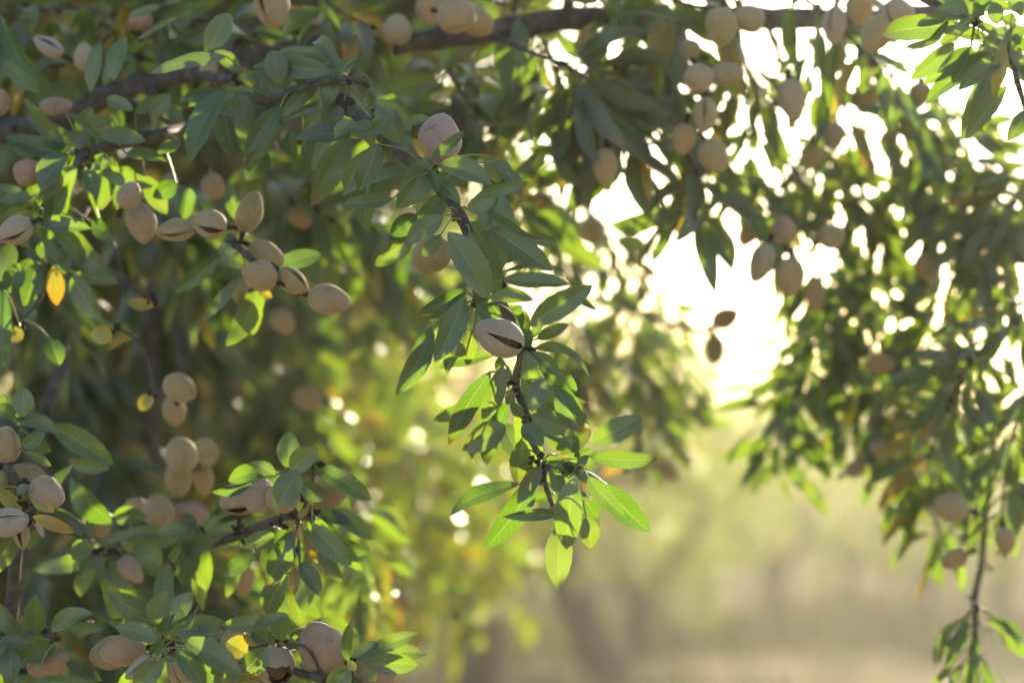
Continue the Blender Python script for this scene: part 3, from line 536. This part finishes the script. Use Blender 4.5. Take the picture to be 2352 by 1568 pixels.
def spray(label, group, stem, n, ll=.072, flags=(.10, .12), hang=.55, spreadr=1., name='leafy_twig'):
    if group in (G3, G4): stem = [(u, v, 1.9+(d-1.9)*.72) for u, v, d in stem]
    line = smooth_line([P(*p) for p in stem], 8); dm = sum(p[2] for p in stem)/len(stem)
    root = thing(name, line[0], label, 'twig', group)
    single = dm < 2.36 and group in (G1, G2)
    n = int(n*{G1: 1.35, G2: 2.3, G3: 2.1 if dm < 3.4 else 1.4, G4: 1.35}[group])
    tg = np.gradient(line, axis=0)
    nsp = max(4, n//6); sp = []
    idx = np.linspace(1, len(line)-1, nsp)
    mb = MB(); cnt = 0
    for q, fi in enumerate(idx):
        i = int(fi); c = line[i]; T = nrm(tg[i]); sp.append(c)
        k = n//nsp + (1 if q < n % nsp else 0)
        a0 = random.uniform(0, 6.28); e1 = nrm(np.cross(T, [.31, .77, .2])); e2 = np.cross(T, e1)
        for j in range(k):
            a = a0+j*2.4+random.uniform(-.4, .4)
            out = e1*math.cos(a)+e2*math.sin(a)
            L = ll*random.uniform(.62, 1.22)
            d = nrm(out*spreadr+T*random.uniform(.1, .8)-UP*hang*random.uniform(.2, 1.6)+rng.normal(size=3)*.18)
            b = c+out*.004+d*random.uniform(.010, .022)
            t = b+d*L-UP*L*.12
            if in_beam((b+t)/2) or in_beam(t, .016) or hides_almond((b+t)/2) or on_limb((b+t)/2) or on_limb(b*.75+t*.25): continue
            nh = nrm(UP*random.uniform(.2, .9)-CF*random.uniform(.1, .9)+rng.normal(size=3)*.42)
            if abs(np.dot(nh, d)) > .93: nh = nrm(nh+out)
            z = random.random(); fl = 'y' if z < flags[0] else ('g' if z < flags[0]+flags[1] else ('l' if z > .82 else ''))
            if single:
                mb = MB()
            leaf(mb, b, t, L*random.uniform(.24, .33), nh, random.uniform(.02, .12), random.uniform(-.06, .06), random.uniform(.1, .55), random.uniform(-.7, .7), 11 if single else 8, rtint(fl), random.choice((0, 0, .1, .25)))
            petiole(mb, c, b)
            if single:
                lf = mb.build('leaf', [M_LEAF, M_STEM], root, b)
                if fl == 'y': lf['label'] = 'yellow leaf'
    if not single: mb.build('leaves', [M_LEAF, M_STEM], root, line[0])
    stem_mesh(root, line, .0028 if dm < 3 else .0035, .0012, sp[::2])
    return root
G1 = 'softly blurred twigs along the top limb'; G2 = 'dark leafy twigs deep in the left of the tree'; G3 = 'blurred sunlit twigs behind the middle twig'; G4 = 'blurred hanging twigs on the right'
sprays = [
 ('leafy twig filling the top left corner', G1, [(-60,40,2.38),(180,20,2.34),(420,70,2.3)], 46),
 ('leaves over the flat half-hidden almond, above the left end of the thick limb', G1, [(40,140,2.42),(200,150,2.36),(330,120,2.3)], 42),
 ('twig of leaves below the big split almond at the top', G1, [(430,40,2.4),(540,70,2.34),(660,150,2.3)], 46),
 ('leaves crossing the limb left of the plump almond at the top', G1, [(700,-50,2.34),(770,20,2.3),(850,60,2.28)], 34),
 ('leaves hiding the limb right of the plump almond at the top', G1, [(1050,-60,2.4),(1130,0,2.36),(1230,20,2.34)], 30),
 ('dark leaves hanging from the limb over the yellow hanging leaf', G1, [(1220,50,2.42),(1270,140,2.38),(1300,250,2.35),(1270,370,2.34)], 54),
 ('twig with one yellow hanging leaf and round leaves, top middle', G1, [(1290,146,2.28),(1360,190,2.3),(1420,270,2.33),(1440,370,2.35)], 54),
 ('leaves hanging straight down across the limb, top middle', G1, [(1330,-40,2.4),(1400,20,2.34),(1440,70,2.3)], 30),
 ('lit leaves right of the limb bend, beside the rounded brown almonds', G1, [(1500,60,2.46),(1540,170,2.45),(1530,290,2.45)], 40),
 ('long dark leaves pointing down into the bright gap', G1, [(1570,330,2.4),(1600,400,2.38),(1620,450,2.36),(1600,480,2.36)], 24),
 ('dark leaves behind the fuzzy pink almond', G1, [(1020,150,2.46),(1080,240,2.44),(1160,340,2.42)], 50),
 ('mid-green leaves at the left of the fuzzy pink almond', G1, [(760,150,2.46),(860,240,2.44),(930,360,2.44)], 48),
 ('shaded leaves between the beige almond row and the middle twig', G1, [(560,340,2.5),(660,440,2.5),(760,500,2.5)], 50),
 ('shaded leaves below the beige almond row', G2, [(330,420,2.6),(420,540,2.65),(500,640,2.7)], 46),
 ('dark leaves under the split almond at the left edge', G2, [(-40,480,2.5),(60,600,2.5),(130,740,2.55)], 46),
 ('leaves with lime patches left of the middle twig', G2, [(720,380,2.7),(820,500,2.75),(870,620,2.8)], 48),
 ('dark leaves right of the middle twig, under the small spur cluster', G1, [(1090,340,2.5),(1160,430,2.5),(1230,500,2.55)], 48),
 ('row of dark hanging leaves above the bright gap', G1, [(1330,330,2.55),(1440,330,2.55),(1540,320,2.5)], 34),
 ('dim leaves low beside the pale grey stem', G2, [(60,720,2.9),(180,860,2.95),(250,1020,3.0)], 56),
 ('dim leaves under the lit single leaf', G2, [(330,620,3.0),(420,760,3.05),(470,900,3.1)], 60),
 ('dim leaves behind the four-almond cluster', G2, [(540,520,3.1),(640,650,3.2),(700,800,3.3)], 60),
 ('dim leaves right of the rounded lone almond', G2, [(480,820,3.2),(590,920,3.3),(640,1050,3.3)], 50),
 ('dim leaves behind the left edge bunch', G2, [(-20,900,2.9),(120,1060,2.9),(190,1280,2.9)], 56),
 ('dim leaves round the stacked orange almonds', G2, [(240,1040,2.9),(330,1180,2.85),(430,1320,2.8)], 56),
 ('dim leaves between the lower rosettes and the grey stem', G2, [(60,1280,2.8),(200,1400,2.8),(310,1568,2.8)], 56),
 ('dim leaves under the row of ripe almonds', G2, [(430,1280,2.8),(580,1400,2.8),(720,1480,2.8)], 56),
 ('leaves with bright flecks behind the rim-lit lone almond', G3, [(700,480,3.1),(800,600,3.2),(880,720,3.3)], 56),
 ('shaded curtain of leaves just left of the middle twig', G3, [(860,460,3.3),(920,580,3.4),(950,700,3.5)], 56),
 ('lime-green curtain of leaves right of the split almond', G3, [(1240,420,3.4),(1290,600,3.4),(1330,780,3.5),(1345,930,3.5)], 90),
 ('lime-green curtain ending beside the two brown low almonds', G3, [(1380,500,3.6),(1430,660,3.6),(1470,850,3.7),(1500,1030,3.7)], 90),
 ('outermost lime-green curtain along the bright gap', G3, [(1440,540,3.8),(1520,720,3.9),(1560,860,4.0),(1570,960,4.0)], 64),
 ('blurred leaves behind the joint of the middle twig', G3, [(1180,470,3.7),(1120,640,3.7),(1020,720,3.8)], 70),
 ('pale blurred leaves low behind the long left leaf of the middle twig', G3, [(800,760,4.3),(900,860,4.4),(960,960,4.5)], 44),
 ('blurred twig above the tall oval leaf', G3, [(690,850,3.7),(720,950,3.8),(760,1050,3.9)], 50),
 ('blurred autumn-coloured leaves between the ripe almonds and the middle twig', G3, [(880,1010,4.6),(990,1050,4.7),(1100,1090,4.8)], 60),
 ('lime leaves hanging beside the torn pale-tipped leaf', G3, [(810,1140,3.0),(840,1270,3.0),(845,1400,3.05)], 30),
 ('leaves in front of the star of hanging almonds', G4, [(1700,430,2.9),(1780,500,2.9),(1830,560,2.9)], 30),
 ('leaves with white gaps under the hanging egg-shaped almond', G4, [(1880,320,2.9),(1950,430,3.0),(2000,560,3.0),(1990,690,3.0)], 60),
 ('leaves behind the forking dim branch', G4, [(2080,360,3.0),(2150,500,3.0),(2180,640,3.0),(2150,780,3.0)], 64),
 ('dark leaves at the right edge beneath the top corner sprig', G4, [(2240,420,2.8),(2290,560,2.8),(2330,700,2.7)], 60),
 ('pointed leaves reaching into the bright gap from the right', G4, [(1930,690,3.1),(1860,820,3.1),(1790,930,3.1),(1790,1060,3.1)], 60),
 ('olive leaves in the middle of the hanging curtain on the right', G4, [(2010,720,3.1),(1990,860,3.1),(1950,1010,3.1)], 56),
 ('bluish dark leaves spread in a fan near the right edge', G4, [(2350,720,2.6),(2260,800,2.56),(2210,860,2.54),(2180,930,2.54)], 40),
 ('long drooping leaves against the pale gap above the round brown almond', G4, [(2170,760,2.8),(2200,900,2.8),(2150,1000,2.8),(2130,1080,2.8)], 46),
 ('dark leaves hanging along the right edge of the picture', G4, [(2370,860,2.6),(2320,1020,2.6),(2300,1180,2.6)], 48),
 ('lime-tipped lowest leaves of the right curtain', G4, [(2050,860,3.0),(2080,1020,3.0),(2120,1140,3.0),(2170,1230,2.9)], 54),
 ('sparse leaves around the white gaps below the top limb', G4, [(1700,120,2.7),(1740,230,2.75),(1720,350,2.8),(1700,450,2.8)], 40),
 ('sparse leaves beside the hanging egg-shaped almond', G4, [(1860,80,2.7),(1900,200,2.75),(1990,300,2.8)], 34),
 ('sparse leaves behind the top corner sprig', G4, [(2080,130,2.9),(2180,260,3.0),(2260,380,3.0)], 36),
  ('leaves crossing the limb above the pair of almonds in the white gap', G1, [(1500,-30,2.4),(1580,10,2.36),(1700,20,2.38)], 34),
 ('leaves around the hanging cluster of almonds, upper right', G4, [(1800,-30,2.5),(1880,20,2.5),(1980,110,2.5),(2060,150,2.55)], 34),
 ('leaves left of the white gaps, behind the clasped brown almond', G4, [(1480,380,2.9),(1560,420,2.9),(1680,480,2.95)], 34),
 ('spread of small leaves between the white gaps, mid right', G4, [(1780,360,2.9),(1900,430,2.95),(2050,470,3.0)], 44),
 ('twig of leaves under the slanting branch', G4, [(2060,260,2.8),(2160,380,2.85),(2220,520,2.85)], 46),
 ('leafy twig reaching down at the right edge under the dried yellow leaf', G4, [(2380,380,2.7),(2320,470,2.7),(2240,560,2.72)], 40),
 ('dense dark leaves in the upper middle of the right curtain', G4, [(1960,560,3.1),(2050,680,3.1),(2110,820,3.1),(2100,940,3.1)], 56),
 ('leaves trailing over the left side of the right curtain', G4, [(1880,600,3.0),(1900,740,3.0),(1860,900,3.0)], 40),
 ('small tuft of leaves low on the bare hanging shoot', G4, [(2242,1385,2.5),(2240,1450,2.5),(2232,1560,2.5)], 20),
]
for s in sprays:
    right = s[1] in (G3, G4)
    spray(*s, flags=(.07, .7) if s[1] == G3 else (.05, .25) if s[1] == G4 else (.08, .08), ll=(.045 if 'small tuft' in s[0] else .046 if s[1] == G3 else .052) if right else .064, hang={G1: .38, G2: .5, G3: .5, G4: .42}[s[1]])

# ------------------------------------------------------------------ almonds
def almond_geo(mb, c, A, S, Ln, W, T, split=0., open_at=.65, tint=(.5, .2, .5), inner=True, grow=1., mi=0, nt=21, nph=40):
    """egg-shaped hull: axis A runs from the stalk to the tip, S is the side of the seam."""
    B = np.cross(A, S); thick = .0021
    ts = np.linspace(0, 1, nt)
    rad = (np.sin(np.pi*ts**.95)**.52)*(1.06-.22*ts); rad /= rad.max(); rad[0] = .10; rad[-1] = .04
    lump = rng.normal(size=4)*.045
    def surf(off, sgn):
        V = np.zeros((nt, nph, 3))
        for i, t in enumerate(ts):
            g = split*max(0., math.sin(math.pi*min(1, max(0, (t-.04)/.92))))**.6*math.exp(-((t-open_at)/.42)**2)
            if open_at < .2: g = split*max(0., min(1., t*9)*(1-t/.80))**.75*.95
            g *= 1+.12*math.sin(i*2.1+lump[3]*60)
            for k in range(nph):
                ph = g+(2*math.pi-2*g)*k/(nph-1) if split > 0 else 2*math.pi*k/nph
                r = rad[i]*(1+lump[0]*math.cos(ph+3*t)+lump[1]*math.sin(2*ph+lump[2]*40))
                r *= 1+.014*math.sin(7*ph+5*t+lump[1]*90)*math.sin(8*t+lump[2]*70)+.012*math.sin(3*ph-11*t+lump[0]*50)
                dph = min(ph, 2*math.pi-ph)
                seam = math.exp(-(dph/.16)**2)
                if split <= 0: r *= 1-.085*seam+.035*math.exp(-((dph-.3)/.16)**2)
                else: r *= 1+.10*g*math.exp(-((dph-g)/.25)**2)
                o = -off/(W*.5) if off else 0
                rr = max(r+o, .02)
                V[i, k] = c+A*((t-.5)*Ln*(1-(.04 if off else 0)))+S*(rr*W*.5*math.cos(ph))*grow+B*(rr*T*.5*math.sin(ph))*grow
        return V
    O = surf(0, 1)
    suv = np.zeros((nt, nph, 3)); phs = np.array([2*math.pi*k/nph for k in range(nph)]); suv[:, :, 0] = np.exp(-(np.minimum(phs, 2*math.pi-phs)/.13)**2) if split <= 0 else 0; suv[:, :, 1] = ts[:, None]
    f = []; n = nph if split > 0 else nph
    last = nph-1 if split > 0 else nph
    for i in range(nt-1):
        for k in range(last):
            k2 = (k+1) % nph; f.append((i*nph+k, i*nph+k2, (i+1)*nph+k2, (i+1)*nph+k))
    if split <= 0: f.append(tuple(range(nph-1, -1, -1))); f.append(tuple((nt-1)*nph+k for k in range(nph)))
    mb.add(O.reshape(-1, 3), f, suv.reshape(-1, 3), t=tint, m=mi)
    if split > 0:
        I = surf(thick, -1); fi = []
        for i in range(nt-1):
            for k in range(last): fi.append((i*nph+k+1, i*nph+k, (i+1)*nph+k, (i+1)*nph+k+1))
        mb.add(I.reshape(-1, 3), fi, t=tint, m=1)
        lip = np.concatenate([O[:, 0], I[:, 0], O[:, -1], I[:, -1]]); q = []
        for i in range(nt-1):
            q.append((i+1, i, nt+i, nt+i+1)); q.append((2*nt+i, 2*nt+i+1, 3*nt+i+1, 3*nt+i))
        mb.add(lip, q, t=tint, m=1)
def almond(label, u, v, d, Lp, Wp, ang, tilt=0, roll=20, split=0, tint=(.5, .1, .5), open_at=.6, group='almonds on the branches', fat=.86):
    px = d/FPX; Ln = Lp*px; W = Wp*px
    a = R(ang); A = nrm((CX*math.cos(a)+CU*math.sin(a))*math.cos(R(tilt))-CF*math.sin(R(tilt)))
    side = nrm(np.cross(A, -CF)); face = np.cross(side, A)          # face looks at the photographer
    S = nrm(face*math.cos(R(roll))+side*math.sin(R(roll)))
    c = P(u, v, d); base = c-A*Ln*.5
    small = d > 2.95
    Tt = W*fat
    # width as seen is a mix of the two cross axes
    if small:
        mb = MB(); almond_geo(mb, c, A, S, Ln, W, Tt, 0, tint=tint, nt=11, nph=16)
        tube(mb, smooth_line([base-A*.006, base+A*.002], 2), .0016, .0022, 6, 0, 1)
        o = mb.build('almond', [M_HULL, M_SPUR], None, base); tag(o, label, 'almond', group); return o
    root = thing('almond', base, label, 'almond', group)
    mb = MB(); almond_geo(mb, c, A, S, Ln, W, Tt, split, open_at, tint); mb.build('hull', [M_HULL, M_LINING], root, base)
    if split > 0:
        ms = MB(); almond_geo(ms, c-S*W*.03, A, S, Ln*.84, W*.66, Tt*.68, 0, tint=tint, nt=13, nph=20); ms.build('shell', [M_SHELL], root, base)
    mk = MB(); tube(mk, smooth_line([base-A*.008+UP*.001, base-A*.003, base+A*.0015], 3), .0017, .0028, 7, .2, 0); knob(mk, base-A*.007, .0026, 0)
    mk.build('stalk', [M_SPUR], root, base)
    return root
for a in AL:
    a = list(a); kw = {}
    if len(a) == 12: kw['open_at'] = a.pop()
    almond(*a[:9], a[9], a[10], **kw)

# ------------------------------------------------------------------ ground, orchard trees, air
def ground_mesh():
    n = 60; e = np.sign(np.linspace(-1, 1, n))*np.abs(np.linspace(-1, 1, n))**2.2*300
    v = []; f = []
    for y in e:
        for x in e:
            v.append((x, y+40, .12*math.sin(x*.31+1)*math.sin(y*.21)+.05*math.sin(x*1.3+y*.7)))
    for i in range(n-1):
        for j in range(n-1): f.append((i*n+j, i*n+j+1, (i+1)*n+j+1, (i+1)*n+j))
    mb = MB(); mb.add(v, f); o = mb.build('ground', [M_GROUND]); o['kind'] = 'structure'
ground_mesh()
def leaf_cloud(centers, radii, n, size, seed, flat=.8, tint_y=.05, gaps=None):
    """many small folded leaf faces spread through clumps."""
    g = np.random.default_rng(seed)
    w = np.array(radii)**2; pick = g.choice(len(centers), n, p=w/w.sum())
    d = g.normal(size=(n, 3)); d /= np.linalg.norm(d, axis=1)[:, None]
    rr = (g.random(n)**.45)[:, None]
    c = np.array(centers)[pick]+d*rr*np.array(radii)[pick][:, None]*np.array([1, 1, flat])
    if gaps is not None:
        for b in BEAMS:
            q = c+gaps-b; h = q@SUND; keep = ~((h > 0) & (np.linalg.norm(q-h[:, None]*SUND, axis=1) < .065)); c = c[keep]
        n = len(c)
    ax = g.normal(size=(n, 3))+np.array([0, 0, -.7]); ax /= np.linalg.norm(ax, axis=1)[:, None]
    nn = g.normal(size=(n, 3))+np.array([0, -.3, .6]); s = np.cross(ax, nn); s /= np.linalg.norm(s, axis=1)[:, None]; nn = np.cross(s, ax)
    L = size*g.uniform(.6, 1.3, n)[:, None]; W = L*.17
    a = c; b = c+ax*L; m = c+ax*L*.45-nn*W*.3
    V = np.stack([a, m+s*W, b, m-s*W, c+ax*L*.5-nn*W*.6], 1)
    uv = np.tile(np.array([[0, 0, 0], [1, .45, 0], [0, 1, 0], [-1, .45, 0], [0, .5, 0]], float), (n, 1))
    ty = np.where(g.random(n) < tint_y, .9, g.uniform(.05, .38, n)); t = np.repeat(np.stack([ty, g.random(n)*.6, np.zeros(n)], 1), 5, 0)
    k = np.arange(n)*5
    F = np.concatenate([np.stack([k, k+1, k+4], 1), np.stack([k+1, k+2, k+4], 1), np.stack([k+2, k+3, k+4], 1), np.stack([k+3, k, k+4], 1)])
    return V.reshape(-1, 3), F.tolist(), uv, t
def make_tree(seed, label, nleaf=5200, h=4.6, rad=2.0, lowest=1.5, size=.095, gaps=None, clump=1., shade_clumps=()):
    random.seed(seed); g = np.random.default_rng(seed)
    root = thing('almond_tree', (0, 0, 0), label, 'tree', 'almond trees of the orchard')
    mb = MB(); fork = np.array([.05, .0, .85]); cs = []; rs = []
    tube(mb, smooth_line([(0, 0, -.1), (.03, .02, .4), fork], 5), .15, .12, 12, .15)
    for k in range(5):
        a = 2*math.pi*k/5+random.uniform(-.3, .3); tipz = random.uniform(.55, .85)*h
        p = [fork, fork+np.array([math.cos(a)*.35, math.sin(a)*.35, .6]), np.array([math.cos(a)*rad*.5, math.sin(a)*rad*.5, tipz*.62]), np.array([math.cos(a)*rad*.72, math.sin(a)*rad*.72, tipz])]
        l = smooth_line(p, 6); tube(mb, l, .085, .02, 9, .15)
        for q in range(4):
            s = l[random.randrange(7, len(l))]; b = a+random.uniform(-1.2, 1.2)
            e = s+np.array([math.cos(b), math.sin(b), random.uniform(-.2, .5)])*random.uniform(.5, .9)
            tube(mb, smooth_line([s, (s+e)/2+np.array([0, 0, .1]), e], 4), .025, .008, 6, .2); cs.append(e); rs.append(random.uniform(.42, .7))
        cs.append(l[-1]); rs.append(random.uniform(.5, .8))
    for k in range(16):
        a = random.uniform(0, 6.28); z = random.uniform(lowest, h*.95); r = rad*math.sqrt(max(.05, 1-((z-h*.55)/(h*.55))**2))*random.uniform(.55, 1)
        cs.append(np.array([math.cos(a)*r, math.sin(a)*r, z])); rs.append(random.uniform(.35, .65))
    rs = [q*clump for q in rs]
    for q, e in enumerate(shade_clumps):
        e = np.array(e); cs.append(e); rs.append(random.uniform(.24, .36))
        if q % 3 == 0: tube(mb, smooth_line([fork+np.array([0, 0, .9]), (fork+e)/2+np.array([0, 0, .75]), e], 6), .03, .006, 7, .15)
    t = mb.build('trunk', [M_TRUNK], root, (0, 0, 0))
    m2 = MB(); V, F, uv, tt = leaf_cloud(cs, rs, nleaf, size, seed, gaps=gaps); m2.add(V, F, uv, tt); m2.build('crown', [M_LEAF], root, (0, 0, 0), False)
    return root
def place(root, x, y, rz, s, label=None, first=False):
    if first: r = root
    else:
        r = root.copy(); COL.objects.link(r)
        for ch in [c for c in root.children]:
            k = ch.copy(); COL.objects.link(k); k.parent = r
    r.location = (x, y, 0); r.rotation_euler = (0, 0, rz); r.scale = (s, s, s)
    if label: r['label'] = label
    return r
def az(u, y): return (u-1176)/FPX*y
far = 'hazy far almond tree in the orchard rows'
p1 = make_tree(31, far, 8000, lowest=.6); p2 = make_tree(32, far, 7000, h=4.2, rad=2.2, lowest=.7); p3 = make_tree(33, far, h=5.0, rad=1.9)
place(p1, az(500, 20), 20, .4, .75, 'blurred olive background tree behind the ripe almond row, left of centre', True)
place(p2, az(1350, 24), 24.0, 1.9, .66, 'background tree with a slanting trunk at the bottom, right of the sharp middle twig', True)
place(p3, az(430, 16), 16, 2.7, .85, 'dim background tree behind the low row of ripe almonds', True)
rows = [(p1, 200, 15, 1.2, 1.), (p2, 850, 24, .3, 1.), (p3, 1250, 36, 2.2, .85), (p2, 600, 22, 5.0, 1.), (p3, 100, 20, .9, 1.1), (p1, 1120, 31, 2.0, 1.), (p2, 1300, 36, 3.3, .85),
        (p3, 1720, 52, 1.1, .9), (p1, 1990, 50, .2, .9), (p2, 2180, 42, 2.6, .85), (p3, 2330, 33, 4.4, .85), (p2, 1840, 70, 1.7, 1.), (p1, 1530, 85, 3.7, 1.), (p3, 2080, 78, 5.1, 1.), (p1, 2250, 62, .6, 1.), (p2, 1300, 60, 2.9, 1.), (p3, 1450, 66, 4.8, 1.)]
place(p1, az(1470, 17), 17, 2.9, .5, 'low hazy young tree standing under the bright gap')
p4 = make_tree(34, 'sparse tall hazy tree fading into the bright gap', 2300, h=5.6, rad=2.5, lowest=1.0)
place(p4, az(1570, 47), 47, .3, 1., None, True); place(p4, az(1700, 62), 62, 2.2, 1.1, far); place(p4, az(1800, 50), 50, 4.1, .9, far); place(p4, az(1900, 75), 75, 1.1, 1.2, far)
p5 = make_tree(35, far, 2600, h=3.3, rad=.62, lowest=1.6, clump=.62, size=.08)
place(p5, az(1075, 11.5), 11.5, .3, 1., 'slim tree with an upright dark blurred trunk, below left of the sharp twig tip', True)
t_ = place(p5, az(1440, 14.5), 14.5, 2.2, .95, 'slim tree with a dark blurred trunk leaning left, at the bottom'); t_.rotation_euler = (0, R(-30), 0)
for q, (u, y, sc) in enumerate(((1560,30,.5),(1680,44,.6),(1800,34,.48),(1900,27,.42),(2020,36,.5),(2150,29,.45),(2290,25,.42),(1420,28,.45),(1740,60,.7),(1950,58,.7),(1620,24,.34),(1780,22,.36),(1960,24,.40),(2130,21,.36),(2300,22,.42),(1500,21,.36),(1850,40,.62),(2050,44,.62),(1690,36,.58))):
    place((p1, p2, p3)[q % 3], az(u, y), y, q*1.3, sc, 'low hazy young tree of the far orchard rows')
for t, u, y, rz, s in rows: place(t, az(u, y), y, rz, s, far)
# the tree that carries the branches: its own trunk and inner crown stand at the left behind them; clumps across and above the view are added for shade
near = make_tree(40, 'dark crown of the nearest tree filling the left, with clumps added for shade', 44000, 3.7, .75, .6, .075, np.array([az(-400, 4.9), 4.9, 0]), .62, [P(u, v, d)-np.array([az(-400, 4.9), 4.9, 0]) for u, v, d in ((250,60,4.4),(420,250,4.5),(560,60,4.6),(620,380,4.4),(760,180,4.7),(800,420,4.6),(900,20,4.8),(960,300,4.6),(700,600,4.4),(400,520,4.4),(250,750,4.4),(500,780,4.4),(300,1000,4.4),(200,1300,4.4),(420,1250,4.4),(1480,90,4.2),(900,-150,4.4),(1080,-110,4.6),(1250,-90,4.5),(1430,-120,4.7),(1600,-110,4.6),(1000,-320,4.8),(1180,-280,5.0),(1380,-300,4.8),(1560,-330,5.0),(1750,-260,4.8),(700,-200,4.5),(820,-380,4.8),(1280,-480,5.1),(1480,-520,5.2),(1700,-480,5.2),(1100,-480,5.0),(520,-120,4.4),(1880,-350,5.0))])
place(near, az(-400, 4.9), 4.9, 0, 1., None, True)
near['group'] = ''; del near['group']

def grass():
    g = np.random.default_rng(5); n = 42000
    y = 13+g.random(n)**1.6*60; x = g.uniform(-.28, .28, n)*y*1.25
    m_ = np.sin(x*.9+np.sin(y*.5)*2)+np.sin(y*.7+x*.3)+g.normal(size=n)*.6; k = m_ > .1; x, y = x[k], y[k]; n = len(x)
    c = np.stack([x, y, .12*np.sin(x*.31+1)*np.sin((y-40)*.21)], 1); h = g.uniform(.08, .34, n)[:, None]
    a = g.uniform(0, 6.28, n); s_ = np.stack([np.cos(a), np.sin(a), 0*a], 1)*g.uniform(.008, .02, n)[:, None]; ln = g.normal(size=(n, 3))*np.array([.35, .35, 0])
    V = np.stack([c-s_, c+s_, c+(ln+np.array([0, 0, 1]))*h], 1).reshape(-1, 3); i = np.arange(n)*3
    mb = MB(); mb.add(V, np.stack([i, i+1, i+2], 1).tolist(), None, np.repeat(np.stack([g.uniform(.3, .9, n), g.random(n), 0*a], 1), 3, 0))
    o = mb.build('grass', [plain('dry_grass', (.16, .15, .06), (.34, .28, .15), 1.1, .8, 0, .01)], smooth=False); o['kind'] = 'stuff'
grass()
hz = MB(); X, Y0, Y1, Z0, Z1 = 320, -270, 350, -1.2, 7.5
hz.add([(-X, Y0, Z0), (X, Y0, Z0), (X, Y1, Z0), (-X, Y1, Z0), (-X, Y0, Z1), (X, Y0, Z1), (X, Y1, Z1), (-X, Y1, Z1)], [(0, 3, 2, 1), (4, 5, 6, 7), (0, 1, 5, 4), (1, 2, 6, 5), (2, 3, 7, 6), (3, 0, 4, 7)])
m, N, L = mat('dusty_air'); out = N.new('ShaderNodeOutputMaterial'); pv = N.new('ShaderNodeVolumePrincipled')
pv.inputs['Color'].default_value = (.95, .90, .80, 1); pv.inputs['Density'].default_value = .0018; pv.inputs['Anisotropy'].default_value = .6
L.new(pv.outputs[0], out.inputs['Volume'])
o = hz.build('haze', [m], smooth=False); o['kind'] = 'stuff'; o.display_type = 'WIRE'

# ------------------------------------------------------------------ light
w = bpy.data.worlds.new('World'); SC.world = w; w.use_nodes = True
bg = w.node_tree.nodes['Background']; sky = w.node_tree.nodes.new('ShaderNodeTexSky'); sky.sky_type = 'NISHITA'; sky.sun_disc = False
sky.sun_elevation = SUN_EL; sky.sun_rotation = SUN_AZ; sky.dust_density = 1.0; sky.air_density = 1.; sky.ozone_density = 1.
w.node_tree.links.new(sky.outputs[0], bg.inputs[0]); bg.inputs[1].default_value = .076
sd = bpy.data.lights.new('sun', 'SUN'); so = bpy.data.objects.new('sun', sd); COL.objects.link(so)
sd.energy = 5.0; sd.angle = R(.53); sd.color = (1, .85, .58)
dirv = Vector((math.sin(SUN_AZ)*math.cos(SUN_EL), math.cos(SUN_AZ)*math.cos(SUN_EL), math.sin(SUN_EL)))
so.rotation_euler = dirv.to_track_quat('Z', 'Y').to_euler(); so.location = dirv*50

SC.render.engine = 'CYCLES'
SC.view_settings.view_transform = 'Standard'; SC.view_settings.look = 'None'; SC.view_settings.exposure = 2.12; SC.view_settings.gamma = 1
cy = SC.cycles
cy.max_bounces = 8; cy.diffuse_bounces = 4; cy.glossy_bounces = 2; cy.transmission_bounces = 6; cy.volume_bounces = 1; cy.transparent_max_bounces = 4
cy.use_denoising = True; cy.sample_clamp_indirect = 6; cy.caustics_reflective = False; cy.caustics_refractive = False
